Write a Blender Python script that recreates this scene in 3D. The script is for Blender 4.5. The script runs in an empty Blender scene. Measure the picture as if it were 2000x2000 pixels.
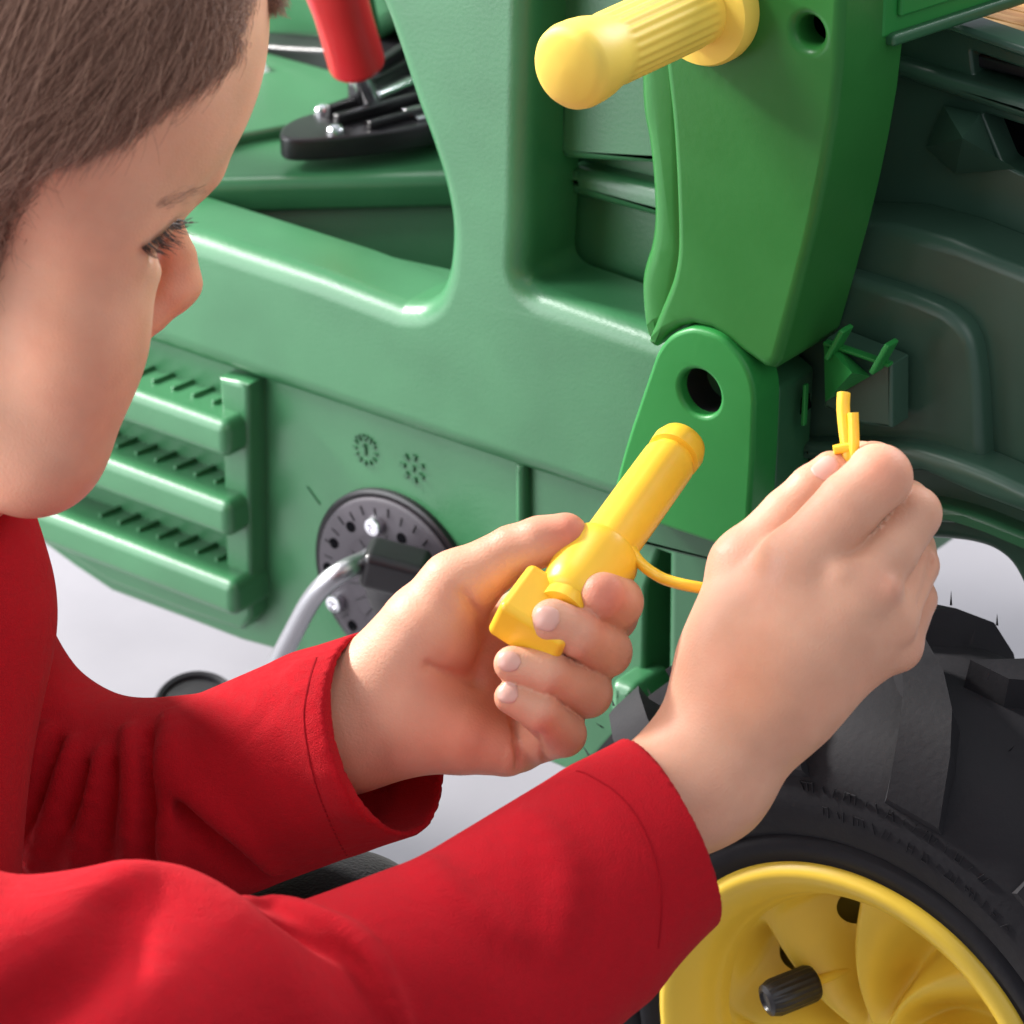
import bpy, bmesh, math, random
import numpy as np
from mathutils import Vector, Matrix
R_ = math.radians
S = bpy.context.scene
COL = S.collection

# ------------------------------------------------------------------ camera
PSI, TH, DIST, WID = R_(37.5), R_(27.0), 1.2, 0.34
_s, _c, _s2, _c2 = math.sin(PSI), math.cos(PSI), math.sin(TH), math.cos(TH)
FWD = np.array([-_s*_c2, _c*_c2, -_s2]); RGT = np.array([_c, _s, 0.0]); UPV = np.cross(RGT, FWD)
CAM = np.array([0, 0, 0.2305]) - FWD*DIST
K = WID/DIST/2000
cd = bpy.data.cameras.new('camera'); cam = bpy.data.objects.new('camera', cd); COL.objects.link(cam)
cd.sensor_width = 36; cd.lens = 36*DIST/WID; cd.clip_start = 0.01; cd.clip_end = 100
m3 = Matrix((RGT, UPV, -FWD)).transposed()
cam.matrix_world = Matrix.Translation(Vector(CAM)) @ m3.to_4x4()
S.camera = cam
cd.dof.use_dof = True; cd.dof.focus_distance = 1.03; cd.dof.aperture_fstop = 22

# ------------------------------------------------------------------ light
def camdir(x, y, z):            # a direction given as right / up / away from the camera
    return RGT*x + UPV*y + FWD*z
def area(name, d, dist, size, power, col=(1, 1, 1), target=(0.03, -0.08, 0.25)):
    l = bpy.data.lights.new(name, 'AREA'); l.shape = 'DISK' if size < .4 else 'SQUARE'
    l.size = size; l.energy = power; l.color = col
    o = bpy.data.objects.new(name, l); COL.objects.link(o)
    d = Vector(d).normalized(); t = Vector(target)
    o.location = t + d*dist
    o.rotation_euler = (-d).to_track_quat('-Z', 'Y').to_euler()
    return o
area('key_lamp', camdir(-.70, .62, .14), 2.0, 0.26, 100, (1.0, 0.97, 0.93))
area('overhead_softbox', camdir(-.10, .95, -.10), 2.0, 0.7, 9, (1.0, 0.98, 0.96))
area('top_softbox', camdir(-.68, .61, -.32), 2.0, 0.5, 27, (1, 1, 1))
area('back_softbox', camdir(.64, .72, .30), 1.9, 0.8, 34, (0.97, 0.98, 1.0))
area('front_fill', camdir(.45, .25, -.85), 2.0, 1.3, 6, (1.0, 0.98, 0.96))
area('side_softbox', (-0.62, -0.74, 0.18), 1.4, 1.3, 30, (0.96, 0.98, 1.0))
W = bpy.data.worlds.new('World'); S.world = W; W.use_nodes = True
W.node_tree.nodes['Background'].inputs[0].default_value = (0.86, 0.9, 1.0, 1)
W.node_tree.nodes['Background'].inputs[1].default_value = 0.60
S.view_settings.view_transform = 'Standard'; S.view_settings.look = 'None'
S.view_settings.exposure = 0.0; S.view_settings.gamma = 1.0
S.cycles.max_bounces = 8

# ------------------------------------------------------------------ measuring helpers
def A(px, py, d):               # the point seen at a photograph pixel, d metres away
    return CAM + d*(FWD + (px-1000)*K*RGT + (1000-py)*K*UPV)
def onp(px, py, ax, v):         # the point of a pixel's sight line on the plane x/y/z = v
    d = FWD + (px-1000)*K*RGT + (1000-py)*K*UPV
    return CAM + d*((v-CAM[ax])/d[ax])
def onY(px, py, Y): return onp(px, py, 1, Y)
def onZ(px, py, Z): return onp(px, py, 2, Z)
def rr(px, d): return px*K*d

# ------------------------------------------------------------------ materials
def mat(name, col, rough=.4, metal=0, spec=.5, bump=0, bscale=300, var=0, vscale=8, coat=0, sheen=0, sss=0, attr=None, stretch=None, wrinkle=0):
    m = bpy.data.materials.new(name); m.use_nodes = True
    nt = m.node_tree; N = nt.nodes; L = nt.links; b = N['Principled BSDF']
    b.inputs['Base Color'].default_value = (*col, 1); b.inputs['Roughness'].default_value = rough
    b.inputs['Metallic'].default_value = metal; b.inputs['Specular IOR Level'].default_value = spec
    b.inputs['Coat Weight'].default_value = coat; b.inputs['Sheen Weight'].default_value = sheen
    b.inputs['Sheen Roughness'].default_value = .5
    tc = N.new('ShaderNodeTexCoord'); mp = N.new('ShaderNodeMapping')
    L.new(tc.outputs['Object'], mp.inputs[0])
    if stretch: mp.inputs['Scale'].default_value = stretch
    src = None
    if attr:
        a = N.new('ShaderNodeAttribute'); a.attribute_name = attr; src = a.outputs['Color']
    if var:
        n = N.new('ShaderNodeTexNoise'); n.inputs['Scale'].default_value = vscale; n.inputs['Detail'].default_value = 6
        L.new(mp.outputs[0], n.inputs['Vector'])
        mr = N.new('ShaderNodeMapRange'); mr.inputs[1].default_value = .3; mr.inputs[2].default_value = .7
        mr.inputs[3].default_value = 1-var; mr.inputs[4].default_value = 1+var
        L.new(n.outputs[0], mr.inputs[0])
        mx = N.new('ShaderNodeMix'); mx.data_type = 'RGBA'; mx.blend_type = 'MULTIPLY'; mx.inputs[0].default_value = 1
        if src: L.new(src, mx.inputs[6])
        else: mx.inputs[6].default_value = (*col, 1)
        L.new(mr.outputs[0], mx.inputs[7]); src = mx.outputs[2]
        rm = N.new('ShaderNodeMapRange'); rm.inputs[1].default_value = .3; rm.inputs[2].default_value = .7
        rm.inputs[3].default_value = rough*.85; rm.inputs[4].default_value = min(1, rough*1.15)
        L.new(n.outputs[0], rm.inputs[0]); L.new(rm.outputs[0], b.inputs['Roughness'])
    if sss and attr:                      # uneven skin colour: redder and paler patches
        n3 = N.new('ShaderNodeTexNoise'); n3.inputs['Scale'].default_value = 28; n3.inputs['Detail'].default_value = 7; n3.inputs['Roughness'].default_value = .65
        L.new(mp.outputs[0], n3.inputs['Vector']); cr = N.new('ShaderNodeValToRGB'); e = cr.color_ramp.elements
        e[0].position = .36; e[0].color = (1.0, .88, .85, 1); e[1].position = .66; e[1].color = (1.0, 1.0, 1.0, 1)
        L.new(n3.outputs[0], cr.inputs[0]); mb = N.new('ShaderNodeMix'); mb.data_type = 'RGBA'; mb.blend_type = 'MULTIPLY'; mb.inputs[0].default_value = 1
        L.new(src, mb.inputs[6]); L.new(cr.outputs[0], mb.inputs[7]); src = mb.outputs[2]
    if src: L.new(src, b.inputs['Base Color'])
    if bump:
        n2 = N.new('ShaderNodeTexNoise'); n2.inputs['Scale'].default_value = bscale; n2.inputs['Detail'].default_value = 4
        L.new(mp.outputs[0], n2.inputs['Vector'])
        bp = N.new('ShaderNodeBump'); bp.inputs['Strength'].default_value = bump; bp.inputs['Distance'].default_value = .001
        L.new(n2.outputs[0], bp.inputs['Height']); L.new(bp.outputs[0], b.inputs['Normal'])
        if wrinkle:                       # small irregular creases in cloth
            n4 = N.new('ShaderNodeTexNoise'); n4.inputs['Scale'].default_value = 34; n4.inputs['Detail'].default_value = 3; n4.inputs['Distortion'].default_value = 1.2
            L.new(mp.outputs[0], n4.inputs['Vector']); b2 = N.new('ShaderNodeBump'); b2.inputs['Strength'].default_value = wrinkle; b2.inputs['Distance'].default_value = .006
            L.new(n4.outputs[0], b2.inputs['Height']); L.new(b2.outputs[0], bp.inputs['Normal'])
    if sss:
        b.inputs['Subsurface Weight'].default_value = sss
        b.inputs['Subsurface Radius'].default_value = (1, .35, .2); b.inputs['Subsurface Scale'].default_value = .004
    return m
M = dict(
    green=mat('green_plastic', (.036, .150, .062), .33, spec=.6, bump=.09, bscale=800, var=.11, vscale=25),
    arm=mat('bright_green_plastic', (.024, .152, .030), .36, spec=.25, bump=.05, bscale=400, var=.08, vscale=20),
    bracket=mat('mid_green_plastic', (.020, .20, .040), .40, spec=.3, bump=.05, bscale=400, var=.08, vscale=20),
    dark=mat('shaded_green_plastic', (.034, .080, .053), .34, bump=.04, bscale=300, var=.1, vscale=15),  # tractor green with the shade on fender and hood put into the colour
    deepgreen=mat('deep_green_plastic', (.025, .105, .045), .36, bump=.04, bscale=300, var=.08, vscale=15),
    handle=mat('pale_yellow_plastic', (.86, .62, .10), .52, spec=.35, bump=.04, bscale=300, var=.05, vscale=30, sss=.1),
    pin=mat('warm_yellow_plastic', (.93, .56, .035), .36, bump=.03, bscale=300, var=.04, vscale=40, sss=.15),
    rim=mat('wheel_yellow_plastic', (.86, .58, .055), .38, bump=.04, bscale=200, var=.05, vscale=20),
    rubber=mat('black_rubber', (.019, .018, .021), .72, spec=.25, bump=.15, bscale=400, var=.15, vscale=40),
    black=mat('black_plastic', (.012, .011, .013), .34, bump=.05, bscale=400, var=.1, vscale=40),
    disc=mat('grey_violet_plastic', (.045, .038, .047), .50, bump=.05, bscale=400, var=.12, vscale=40),
    hole=mat('hole_shade', (.004, .004, .005), .9, spec=.02),  # near-black, the shade inside holes and slots put into the colour
    steel=mat('brushed_steel', (.40, .40, .42), .38, metal=1, bump=.03, bscale=200, stretch=(1, 1, 8)),
    chrome=mat('bright_zinc', (.8, .8, .84), .2, metal=1),
    red=mat('red_plastic', (.62, .022, .03), .33, bump=.03, bscale=300, var=.04, sss=.1),
    floor=mat('white_studio_floor', (.240, .232, .252), .5, bump=.15, bscale=160, var=.05, vscale=14),
    white=mat('white_label_plastic', (.8, .83, .82), .4, bump=.02, var=.02),
    shirt=mat('red_jersey', (.42, .009, .016), .92, spec=.08, bump=.5, bscale=2200, var=.05, vscale=400, sheen=.02, wrinkle=.32),
    stitch=mat('dark_red_thread', (.30, .006, .012), .9, spec=.1, bump=.2, bscale=900, var=.1),
    trousers=mat('black_twill', (.010, .010, .012), .9, spec=.15, bump=.6, bscale=900, var=.3, vscale=300, sheen=.1),
    skin=mat('skin', (.65, .345, .24), .50, spec=.38, bump=.20, bscale=1300, var=.09, vscale=55, sss=.3, attr='tint'),
    nail=mat('fingernail', (.69, .375, .305), .40, spec=.5, bump=.02, bscale=200, var=.03, vscale=100, sss=.2),
    lash=mat('eyelash_hair', (.045, .022, .016), .5, var=.1),
)
def wood_mat():
    m = bpy.data.materials.new('orange_wood'); m.use_nodes = True; N = m.node_tree.nodes; L = m.node_tree.links; b = N['Principled BSDF']
    tc = N.new('ShaderNodeTexCoord'); mp = N.new('ShaderNodeMapping'); mp.inputs['Scale'].default_value = (6, 90, 90)
    n = N.new('ShaderNodeTexNoise'); n.inputs['Scale'].default_value = 2.2; n.inputs['Detail'].default_value = 5
    r = N.new('ShaderNodeValToRGB'); e = r.color_ramp.elements
    e[0].position = .35; e[0].color = (.30, .11, .028, 1); e[1].position = .68; e[1].color = (.62, .36, .13, 1)
    L.new(tc.outputs['Object'], mp.inputs[0]); L.new(mp.outputs[0], n.inputs['Vector']); L.new(n.outputs[0], r.inputs[0]); L.new(r.outputs[0], b.inputs['Base Color'])
    b.inputs['Roughness'].default_value = .45
    return m
M['wood'] = wood_mat()
def hair_mat(name, c0, c1):
    m = bpy.data.materials.new(name); m.use_nodes = True; N = m.node_tree.nodes; L = m.node_tree.links; b = N['Principled BSDF']
    hi = N.new('ShaderNodeHairInfo'); mx = N.new('ShaderNodeMix'); mx.data_type = 'RGBA'
    mx.inputs[6].default_value = (*c0, 1); mx.inputs[7].default_value = (*c1, 1)
    L.new(hi.outputs['Random'], mx.inputs[0]); L.new(mx.outputs[2], b.inputs['Base Color'])
    b.inputs['Roughness'].default_value = .42; b.inputs['Specular IOR Level'].default_value = .35
    return m
M['hair'] = hair_mat('brown_hair', (.14, .064, .043), (.43, .25, .175))

# ------------------------------------------------------------------ object helpers
def tag(o, label=None, cat=None, kind=None, group=None):
    if label: o['label'] = label
    if cat: o['category'] = cat
    if kind: o['kind'] = kind
    if group: o['group'] = group
    return o
def empty(name, loc, label, cat):
    o = bpy.data.objects.new(name, None); COL.objects.link(o); o.location = loc; o.empty_display_size = .05
    return tag(o, label, cat)
def setp(o, parent):
    if parent is not None:
        o.parent = parent
        base = Matrix.Translation(root_loc(parent)); o.matrix_parent_inverse = base.inverted()
    return o
def root_loc(p):
    v = Vector(p.location)
    if p.parent: v = Vector(p.get('wloc', p.location))
    return v
def link(name, me, m, parent=None, smooth=True, wn=True):
    o = bpy.data.objects.new(name, me); COL.objects.link(o)
    if m: me.materials.append(m)
    if smooth:
        me.polygons.foreach_set('use_smooth', [True]*len(me.polygons))
    o['wloc'] = (0.0, 0.0, 0.0)
    setp(o, parent)
    if wn:
        w = o.modifiers.new('wn', 'WEIGHTED_NORMAL'); w.keep_sharp = True; w.weight = 90
    return o
def mk(name, vs, fs, m, parent=None, smooth=True, sharp=40, wn=True):
    me = bpy.data.meshes.new(name); me.from_pydata([tuple(map(float, v)) for v in vs], [], fs); me.update()
    bm = bmesh.new(); bm.from_mesh(me); bmesh.ops.recalc_face_normals(bm, faces=bm.faces); bm.to_mesh(me); bm.free()
    o = link(name, me, m, parent, smooth, wn)
    if smooth and sharp: me.set_sharp_from_angle(angle=R_(sharp))
    return o
def rnd(pts, rad, n=6):             # round the corners of a closed polygon; rad one number or one per corner
    P = [np.array(p, float) for p in pts]; out = []; L = len(P)
    for i in range(L):
        r = rad[i] if isinstance(rad, (list, tuple)) else rad
        a, b, c = P[i-1], P[i], P[(i+1) % L]
        u, v = a-b, c-b; lu, lv = np.linalg.norm(u), np.linalg.norm(v)
        t = min(r, lu*.48, lv*.48)
        if t < 1e-6: out.append(b); continue
        p0, p2 = b+u/lu*t, b+v/lv*t
        for j in range(n+1):
            s = j/n; out.append((1-s)**2*p0+2*s*(1-s)*b+s*s*p2)
    return out
def spl(pts, n=8, closed=False):      # Catmull-Rom through the points
    P = [np.array(p, float) for p in pts]; L = len(P); out = []
    rng = range(L) if closed else range(L-1)
    for i in rng:
        g = lambda k: P[k % L] if closed else P[min(max(k, 0), L-1)]
        p0, p1, p2, p3 = g(i-1), g(i), g(i+1), g(i+2)
        for j in range(n):
            t = j/n
            out.append(.5*((2*p1)+(-p0+p2)*t+(2*p0-5*p1+4*p2-p3)*t*t+(-p0+3*p1-3*p2+p3)*t**3))
    if not closed: out.append(P[-1])
    return out
def loop_offset(P, d):            # shift every point of a closed loop to its left by d (mitred)
    P = np.array(P, float); e = np.roll(P, -1, 0)-P; e /= np.maximum(np.linalg.norm(e, axis=1), 1e-12)[:, None]
    n = np.stack([-e[:, 1], e[:, 0]], 1); m = n+np.roll(n, 1, 0); q = np.maximum((m*m).sum(1)/2, .35)
    return P+m/q[:, None]*d
def area2(P):
    P = np.array(P); return .5*np.sum(P[:, 0]*np.roll(P[:, 1], -1)-np.roll(P[:, 0], -1)*P[:, 1])
def plate2d(name, outer, holes, M4, thick, bev, m, parent, seg=4):   # flat outline with holes, rounded front edges; front face at local z=0 looking along +z
    from mathutils.geometry import tessellate_polygon
    loops = []
    for k, pl in enumerate([outer]+list(holes)):
        P = [np.array(p[:2], float) for p in pl]; Q = [p for i, p in enumerate(P) if np.linalg.norm(p-P[i-1]) > 2e-5]
        if (area2(Q) > 0) != (k == 0): Q = Q[::-1]
        loops.append(np.array(Q))
    rings = [(bev*(1-math.sin(math.pi/2*j/seg)), -bev*(1-math.cos(math.pi/2*j/seg))) for j in range(seg+1)][::-1]
    rings = [(bev*(1-math.sin(a)), -bev*(1-math.cos(a))) for a in np.linspace(0, math.pi/2, seg+1)]
    rings += [(0, -thick+.0009), (.0009, -thick)]
    vs, fs, fr, bk = [], [], [], []
    for P in loops:
        n = len(P); b0 = len(vs)
        for (ins, z) in rings:
            vs += [(p[0], p[1], z) for p in loop_offset(P, ins)]
        for r in range(len(rings)-1):
            for i in range(n):
                a, b = b0+r*n+i, b0+r*n+(i+1) % n; fs.append((a, a+n, b+n, b))
        fr += list(range(b0, b0+n)); bk += list(range(b0+(len(rings)-1)*n, b0+len(rings)*n))
    for ids, flip in ((fr, False), (bk, True)):
        k = 0; L = []
        for P in loops:
            L.append([Vector(vs[i]) for i in ids[k:k+len(P)]]); k += len(P)
        for t in tessellate_polygon(L):
            t = [ids[q] for q in t]; fs.append(tuple(t))
    vs = [M4 @ Vector(v) for v in vs]
    return mk(name, vs, fs, m, parent, sharp=50)
# side plates: local x = world X, local y = world Z, front looks to -Y
def sideM(Y): return Matrix(((1, 0, 0, 0), (0, 0, -1, Y), (0, 1, 0, 0), (0, 0, 0, 1)))
def PY(pts, Y): return [(onY(p[0], p[1], Y)[0], onY(p[0], p[1], Y)[2]) for p in pts]
def side(name, outer, holes, Y, thick, bev, m, parent, seg=4, Yh=None):
    return plate2d(name, PY(outer, Y), [PY(h, Y if Yh is None else Yh) for h in holes], sideM(Y), thick, bev, m, parent, seg)
def topM(Z): return Matrix(((1, 0, 0, 0), (0, 1, 0, 0), (0, 0, 1, Z), (0, 0, 0, 1)))
def PZ(pts, Z): return [tuple(onZ(p[0], p[1], Z)[:2]) for p in pts]
def top(name, outer, holes, Z, thick, bev, m, parent, seg=4):
    return plate2d(name, PZ(outer, Z), [PZ(h, Z) for h in holes], topM(Z), thick, bev, m, parent, seg)
def box(name, lo, hi, bev, m, parent, mx=None, seg=3, taper=None):
    bm = bmesh.new(); bmesh.ops.create_cube(bm, size=1)
    lo, hi = np.array(lo, float), np.array(hi, float)
    for v in bm.verts: v.co = Vector((lo+hi)/2+(hi-lo)*np.array(v.co))
    if taper: taper(bm)
    if bev: bmesh.ops.bevel(bm, geom=list(bm.edges), offset=bev, segments=seg, profile=.5, affect='EDGES')
    if mx is not None: bmesh.ops.transform(bm, verts=bm.verts, matrix=mx)
    me = bpy.data.meshes.new(name); bm.to_mesh(me); bm.free()
    o = link(name, me, m, parent); me.set_sharp_from_angle(angle=R_(50)); return o
def frame(o, z, x=None):
    z = Vector(z).normalized(); x = Vector(x) if x is not None else (Vector((0, 0, 1)) if abs(z.z) < .9 else Vector((1, 0, 0)))
    y = z.cross(x).normalized(); x = y.cross(z)
    return Matrix(((x.x, y.x, z.x, o[0]), (x.y, y.y, z.y, o[1]), (x.z, y.z, z.z, o[2]), (0, 0, 0, 1)))
def lathe(name, prof, M4, m, parent, n=48, sharp=40, rmod=None, cap=True):   # prof: (radius, height along local z)
    vs, fs = [], []
    for i, (r, h) in enumerate(prof):
        for j in range(n):
            a = 2*math.pi*j/n; q = r*(rmod(i, a) if rmod else 1)
            vs.append(M4 @ Vector((q*math.cos(a), q*math.sin(a), h)))
    for i in range(len(prof)-1):
        for j in range(n):
            fs.append((i*n+j, i*n+(j+1) % n, (i+1)*n+(j+1) % n, (i+1)*n+j))
    if cap:
        fs.append(tuple(range(n))[::-1]); fs.append(tuple((len(prof)-1)*n+j for j in range(n)))
    return mk(name, vs, fs, m, parent, sharp=sharp)
def tube(name, pts, rad, m, parent, n=14, flat=None):
    P = [Vector(p) for p in pts]; vs, fs = [], []; ref = None
    for i, p in enumerate(P):
        t = (P[min(i+1, len(P)-1)]-P[max(i-1, 0)]).normalized()
        if ref is None: ref = t.orthogonal().normalized() if flat is None else Vector(flat)
        ref = (ref-t*ref.dot(t)).normalized(); b = t.cross(ref)
        r = rad[i] if isinstance(rad, (list, tuple)) else rad
        ra, rb = r if isinstance(r, tuple) else (r, r)
        for j in range(n):
            a = 2*math.pi*j/n; vs.append(p+ref*ra*math.cos(a)+b*rb*math.sin(a))
    for i in range(len(P)-1):
        for j in range(n): fs.append((i*n+j, i*n+(j+1) % n, (i+1)*n+(j+1) % n, (i+1)*n+j))
    fs.append(tuple(range(n))[::-1]); fs.append(tuple((len(P)-1)*n+j for j in range(n)))
    return mk(name, vs, fs, m, parent, sharp=60)
def join_boxes(name, items, m, parent):       # items: (matrix, size) small blocks in one mesh
    vs, fs = [], []
    for M4, s in items:
        b = len(vs)
        for x in (-1, 1):
            for y in (-1, 1):
                for z in (-1, 1): vs.append(M4 @ Vector((x*s[0]/2, y*s[1]/2, z*s[2]/2)))
        fs += [tuple(b+i for i in f) for f in ((0, 1, 3, 2), (4, 6, 7, 5), (0, 4, 5, 1), (2, 3, 7, 6), (0, 2, 6, 4), (1, 5, 7, 3))]
    return mk(name, vs, fs, m, parent, smooth=False, wn=False)

# ------------------------------------------------------------------ floor
me = bpy.data.meshes.new('floor'); me.from_pydata([(-12, -12, 0), (12, -12, 0), (12, 12, 0), (-12, 12, 0)], [], [(0, 1, 2, 3)])
tag(link('floor', me, M['floor'], None, False, False), 'seamless white studio floor under the toy tractor', 'floor', 'structure')

# ------------------------------------------------------------------ the tractor
TR = empty('pedal_tractor', (0, .1, 0), 'green toy pedal tractor with yellow wheel, loader arm and black pedal disc', 'toy tractor')
# main side panel with two openings
H1 = [(-420, 190), (-420, 60), (-420, -200), (600, -200)] + spl([(680, -170), (740, -20), (753, 0), (784, 87), (817, 188), (846, 268), (868, 337), (882, 399), (886, 453), (880, 520), (862, 566), (832, 588), (790, 588)], 5) + [(640, 531), (400, 453), (100, 356)]
H2 = rnd([(1055, -200), (1040, 420), (1033, 552), (1260, 632), (1420, 690), (1400, -200)], [1, 1, 40, 1, 60, 1], 8)
side('side_panel', [(-700, -260), (1480, -260), (1492, 1094), (1180, 981), (301, 683), (-700, 330)], [H1, H2], 0, .030, .008, M['green'], TR, 6, Yh=.005)
# thin moulded seam lip under the panel
def strip(name, a, b, dz, Y0, Y1, m):
    p, q = onY(*a, Y0), onY(*b, Y0)
    box(name, (p[0], Y0, min(p[2], q[2])-dz), (q[0], Y1, max(p[2], q[2])), .0012, m, TR)
# inner things seen through the openings
zd = onY(870, 345, .085)[2]
deck = top('seat_deck', rnd([(372, 354), (415, 353), (905, 341), (1150, 330), (1150, -120), (372, -120)], 4), [], zd, .012, .0045, M['green'], TR, 5)
# wall under the deck edge and the sloping inner panel
d0, d1 = onZ(372, 358, zd-.004), onZ(1150, 334, zd-.004)
dn = np.array([-(d1-d0)[1], (d1-d0)[0], 0]); dn /= np.linalg.norm(dn)
if dn[1] < 0: dn = -dn
w = [d0+dn*.004, d1+dn*.004]
vs = [w[0]-[0, 0, 0], w[1], w[1]+dn*-.014+np.array([0, 0, -.022]), w[0]+dn*-.010+np.array([0, 0, -.022]), w[1]+dn*-.026+np.array([0, 0, -.055]), w[0]+dn*-.016+np.array([0, 0, -.055])]
mk('inner_wall', vs+[v+dn*.02 for v in vs], [(0, 1, 2, 3), (3, 2, 4, 5), (6, 7, 8, 9), (9, 8, 10, 11), (0, 6, 7, 1), (5, 4, 10, 11), (0, 3, 9, 6), (3, 5, 11, 9), (1, 7, 8, 2), (2, 8, 10, 4)], M['green'], TR, sharp=20)
# a raised moulding on the deck
top('deck_moulding', rnd([(380, 300), (470, 262), (560, 245), (700, 235), (860, 150), (1000, 60), (640, -60), (380, 100)], 6), [], zd+.004, .006, .002, M['green'], TR, 3)
# lever plate
zp = zd+.013
lp = top('lever_plate', spl([(547, 262), (556, 243), (590, 226), (640, 214), (720, 196), (800, 172), (900, 138), (960, 130), (985, 160), (940, 205), (860, 236), (790, 252), (700, 264), (620, 271), (565, 271)], 5, True), [], zp, .0085, .0012, M['black'], TR, 3)
def ridge(name, a, b, wd, h, m, z=zp, par=None):
    p, q = onZ(*a, z), onZ(*b, z); d = Vector(q-p); l = d.length
    M4 = frame(p+(q-p)/2+np.array([0, 0, h/2]), (0, 0, 1), d)
    return box(name, (-l/2, -wd/2, -h/2), (l/2, wd/2, h/2), min(wd, h)*.25, m, par or lp, M4, 2)
for a, b, wd, h in [((655, 244), (920, 172), .0035, .004), ((640, 232), (900, 140), .003, .005), ((690, 214), (860, 132), .006, .010), ((735, 192), (860, 108), .004, .014), ((720, 252), (900, 205), .0025, .003)]:
    ridge('guide_rail', a, b, wd, h, M['black'])
ridge('chrome_slide', (725, 212), (880, 150), .007, .0065, M['chrome'])
ridge('end_cap', (800, 228), (905, 205), .012, .0015, M['chrome'])
for (x, y) in [(631, 219), (655, 258)]:
    p = onZ(x, y, zp)
    lathe('bolt', [(.0031, -.001), (.0031, .0014), (.0024, .0022), (.0014, .0022), (.0012, .0008), (.0002, .0008)], frame(p, (0, 0, 1)), M['chrome'], lp, 20)
# red lever
p0, p1, p2 = onZ(728, 214, zp-.002), None, None
base = A(728, 214, np.dot(onZ(728, 214, zp)-CAM, FWD))
dl = np.dot(base-CAM, FWD)
pt = A(700, 134, dl-.014); ptop = A(630, -110, dl-.05)
ax = Vector(ptop-pt); ln = ax.length
lev = empty('gear_lever', tuple(base), None, None); lev['wloc'] = tuple(base); setp(lev, TR)
del lev
lathe('lever_rod', [(.0036, -.004), (.0036, (Vector(pt)-Vector(base)).length+.01)], frame(base, Vector(pt-base)), M['chrome'], lp, 20)
lathe('lever_grip', [(.0012, .0), (.0085, .0), (.0098, .0012), (.0102, .003), (.0101, .02), (.0103, ln*.5), (.0125, ln), (.012, ln+.03), (.006, ln+.035)], frame(pt, ax), M['red'], lp, 40)
# seat base behind
side('seat_base', rnd([(470, 84), (560, 92), (650, 96), (700, 110), (790, 130), (900, 60), (960, 240), (860, 200), (730, 172), (600, 140), (470, 122)], 6), [], .135, .05, .002, M['black'], TR, 3)
side('seat_shell', rnd([(470, -200), (1000, -200), (1000, 60), (760, 60), (700, 110), (600, 100), (520, 104), (470, 90)], 30), [], .15, .03, .008, M['green'], TR, 3)
side('seat_rib', rnd([(560, -200), (620, -200), (680, 90), (640, 104)], 8), [], .118, .02, .005, M['green'], TR, 3)
side('warning_label', [(340, 225), (440, 190), (527, 158), (500, 118), (400, 60), (330, 120)], [], .118, .004, .0008, M['white'], TR, 2)
# inner box seen through the second opening
def prism(name, px0, px1, prof, m, parent, sharp=25):
    # prof: list of (pixel y at px0 column, Y); runs along X
    pts = [onY(px0, y, Y) for y, Y in prof]; x0 = pts[0][0]; x1 = onY(px1, prof[0][0], prof[0][1])[0]
    n = len(pts); vs = [(x0, p[1], p[2]) for p in pts]+[(x1, p[1], p[2]) for p in pts]
    fs = [(i, (i+1) % n, n+(i+1) % n, n+i) for i in range(n)]+[tuple(range(n)), tuple(range(n, 2*n))]
    return mk(name, vs, fs, m, parent, sharp=sharp)
box_f = rnd([(1092, -300), (1088, 296), (1100, 312), (1420, 330), (1420, -300)], [1, 8, 10, 1, 1], 5)
side('inner_cowl', box_f, [], .020, .02, .003, M['green'], TR, 3)
side('inner_cowl_step', rnd([(1108, 326), (1112, 380), (1125, 386), (1420, 466), (1420, 400), (1280, 366)], 5), [], .026, .02, .004, M['green'], TR, 3)
side('inner_cowl_base', rnd([(1060, 250), (1098, 640), (1420, 740), (1420, 250)], 5), [], .034, .02, .004, M['green'], TR, 3)
box('inner_floor', (onY(700, 700, .03)[0], .031, .18), (onY(1500, 700, .03)[0], .20, .23), .003, M['green'], TR)
box('inner_backing', (-.5, .21, .24), (.16, .23, .42), .003, M['deepgreen'], TR)

# lower panel
side('lower_panel', [(-700, 250), (1310, 700), (1310, 1010), (1262, 1150), (1258, 1330), (1235, 1400), (1165, 1478), (1112, 1508), (616, 1292), (471, 1252), (362, 1210), (217, 1156), (145, 1108), (40, 1031), (-700, 760)], [], .007, .03, .002, M['green'], TR, 3)
side('rear_lower_panel', [(1255, 960), (1700, 1100), (1700, 1500), (1240, 1500)], [], .022, .02, .003, M['green'], TR, 3)
side('panel_rib', [(1003, 905), (1022, 911), (1024, 1300), (1006, 1296)], [], .003, .006, .0022, M['green'], TR, 3)
side('panel_seam', [(1215, 1000), (1500, 1105), (1500, 1128), (1215, 1024)], [], -.001, .02, .002, M['green'], TR, 3)
side('panel_seam', [(1215, 1034), (1500, 1140), (1500, 1156), (1215, 1050)], [], .001, .02, .002, M['green'], TR, 3)
side('panel_socket', rnd([(1190, 1330), (1235, 1345), (1245, 1390), (1205, 1420), (1185, 1390)], 14), [], -.006, .02, .004, M['green'], TR, 3)
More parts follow.
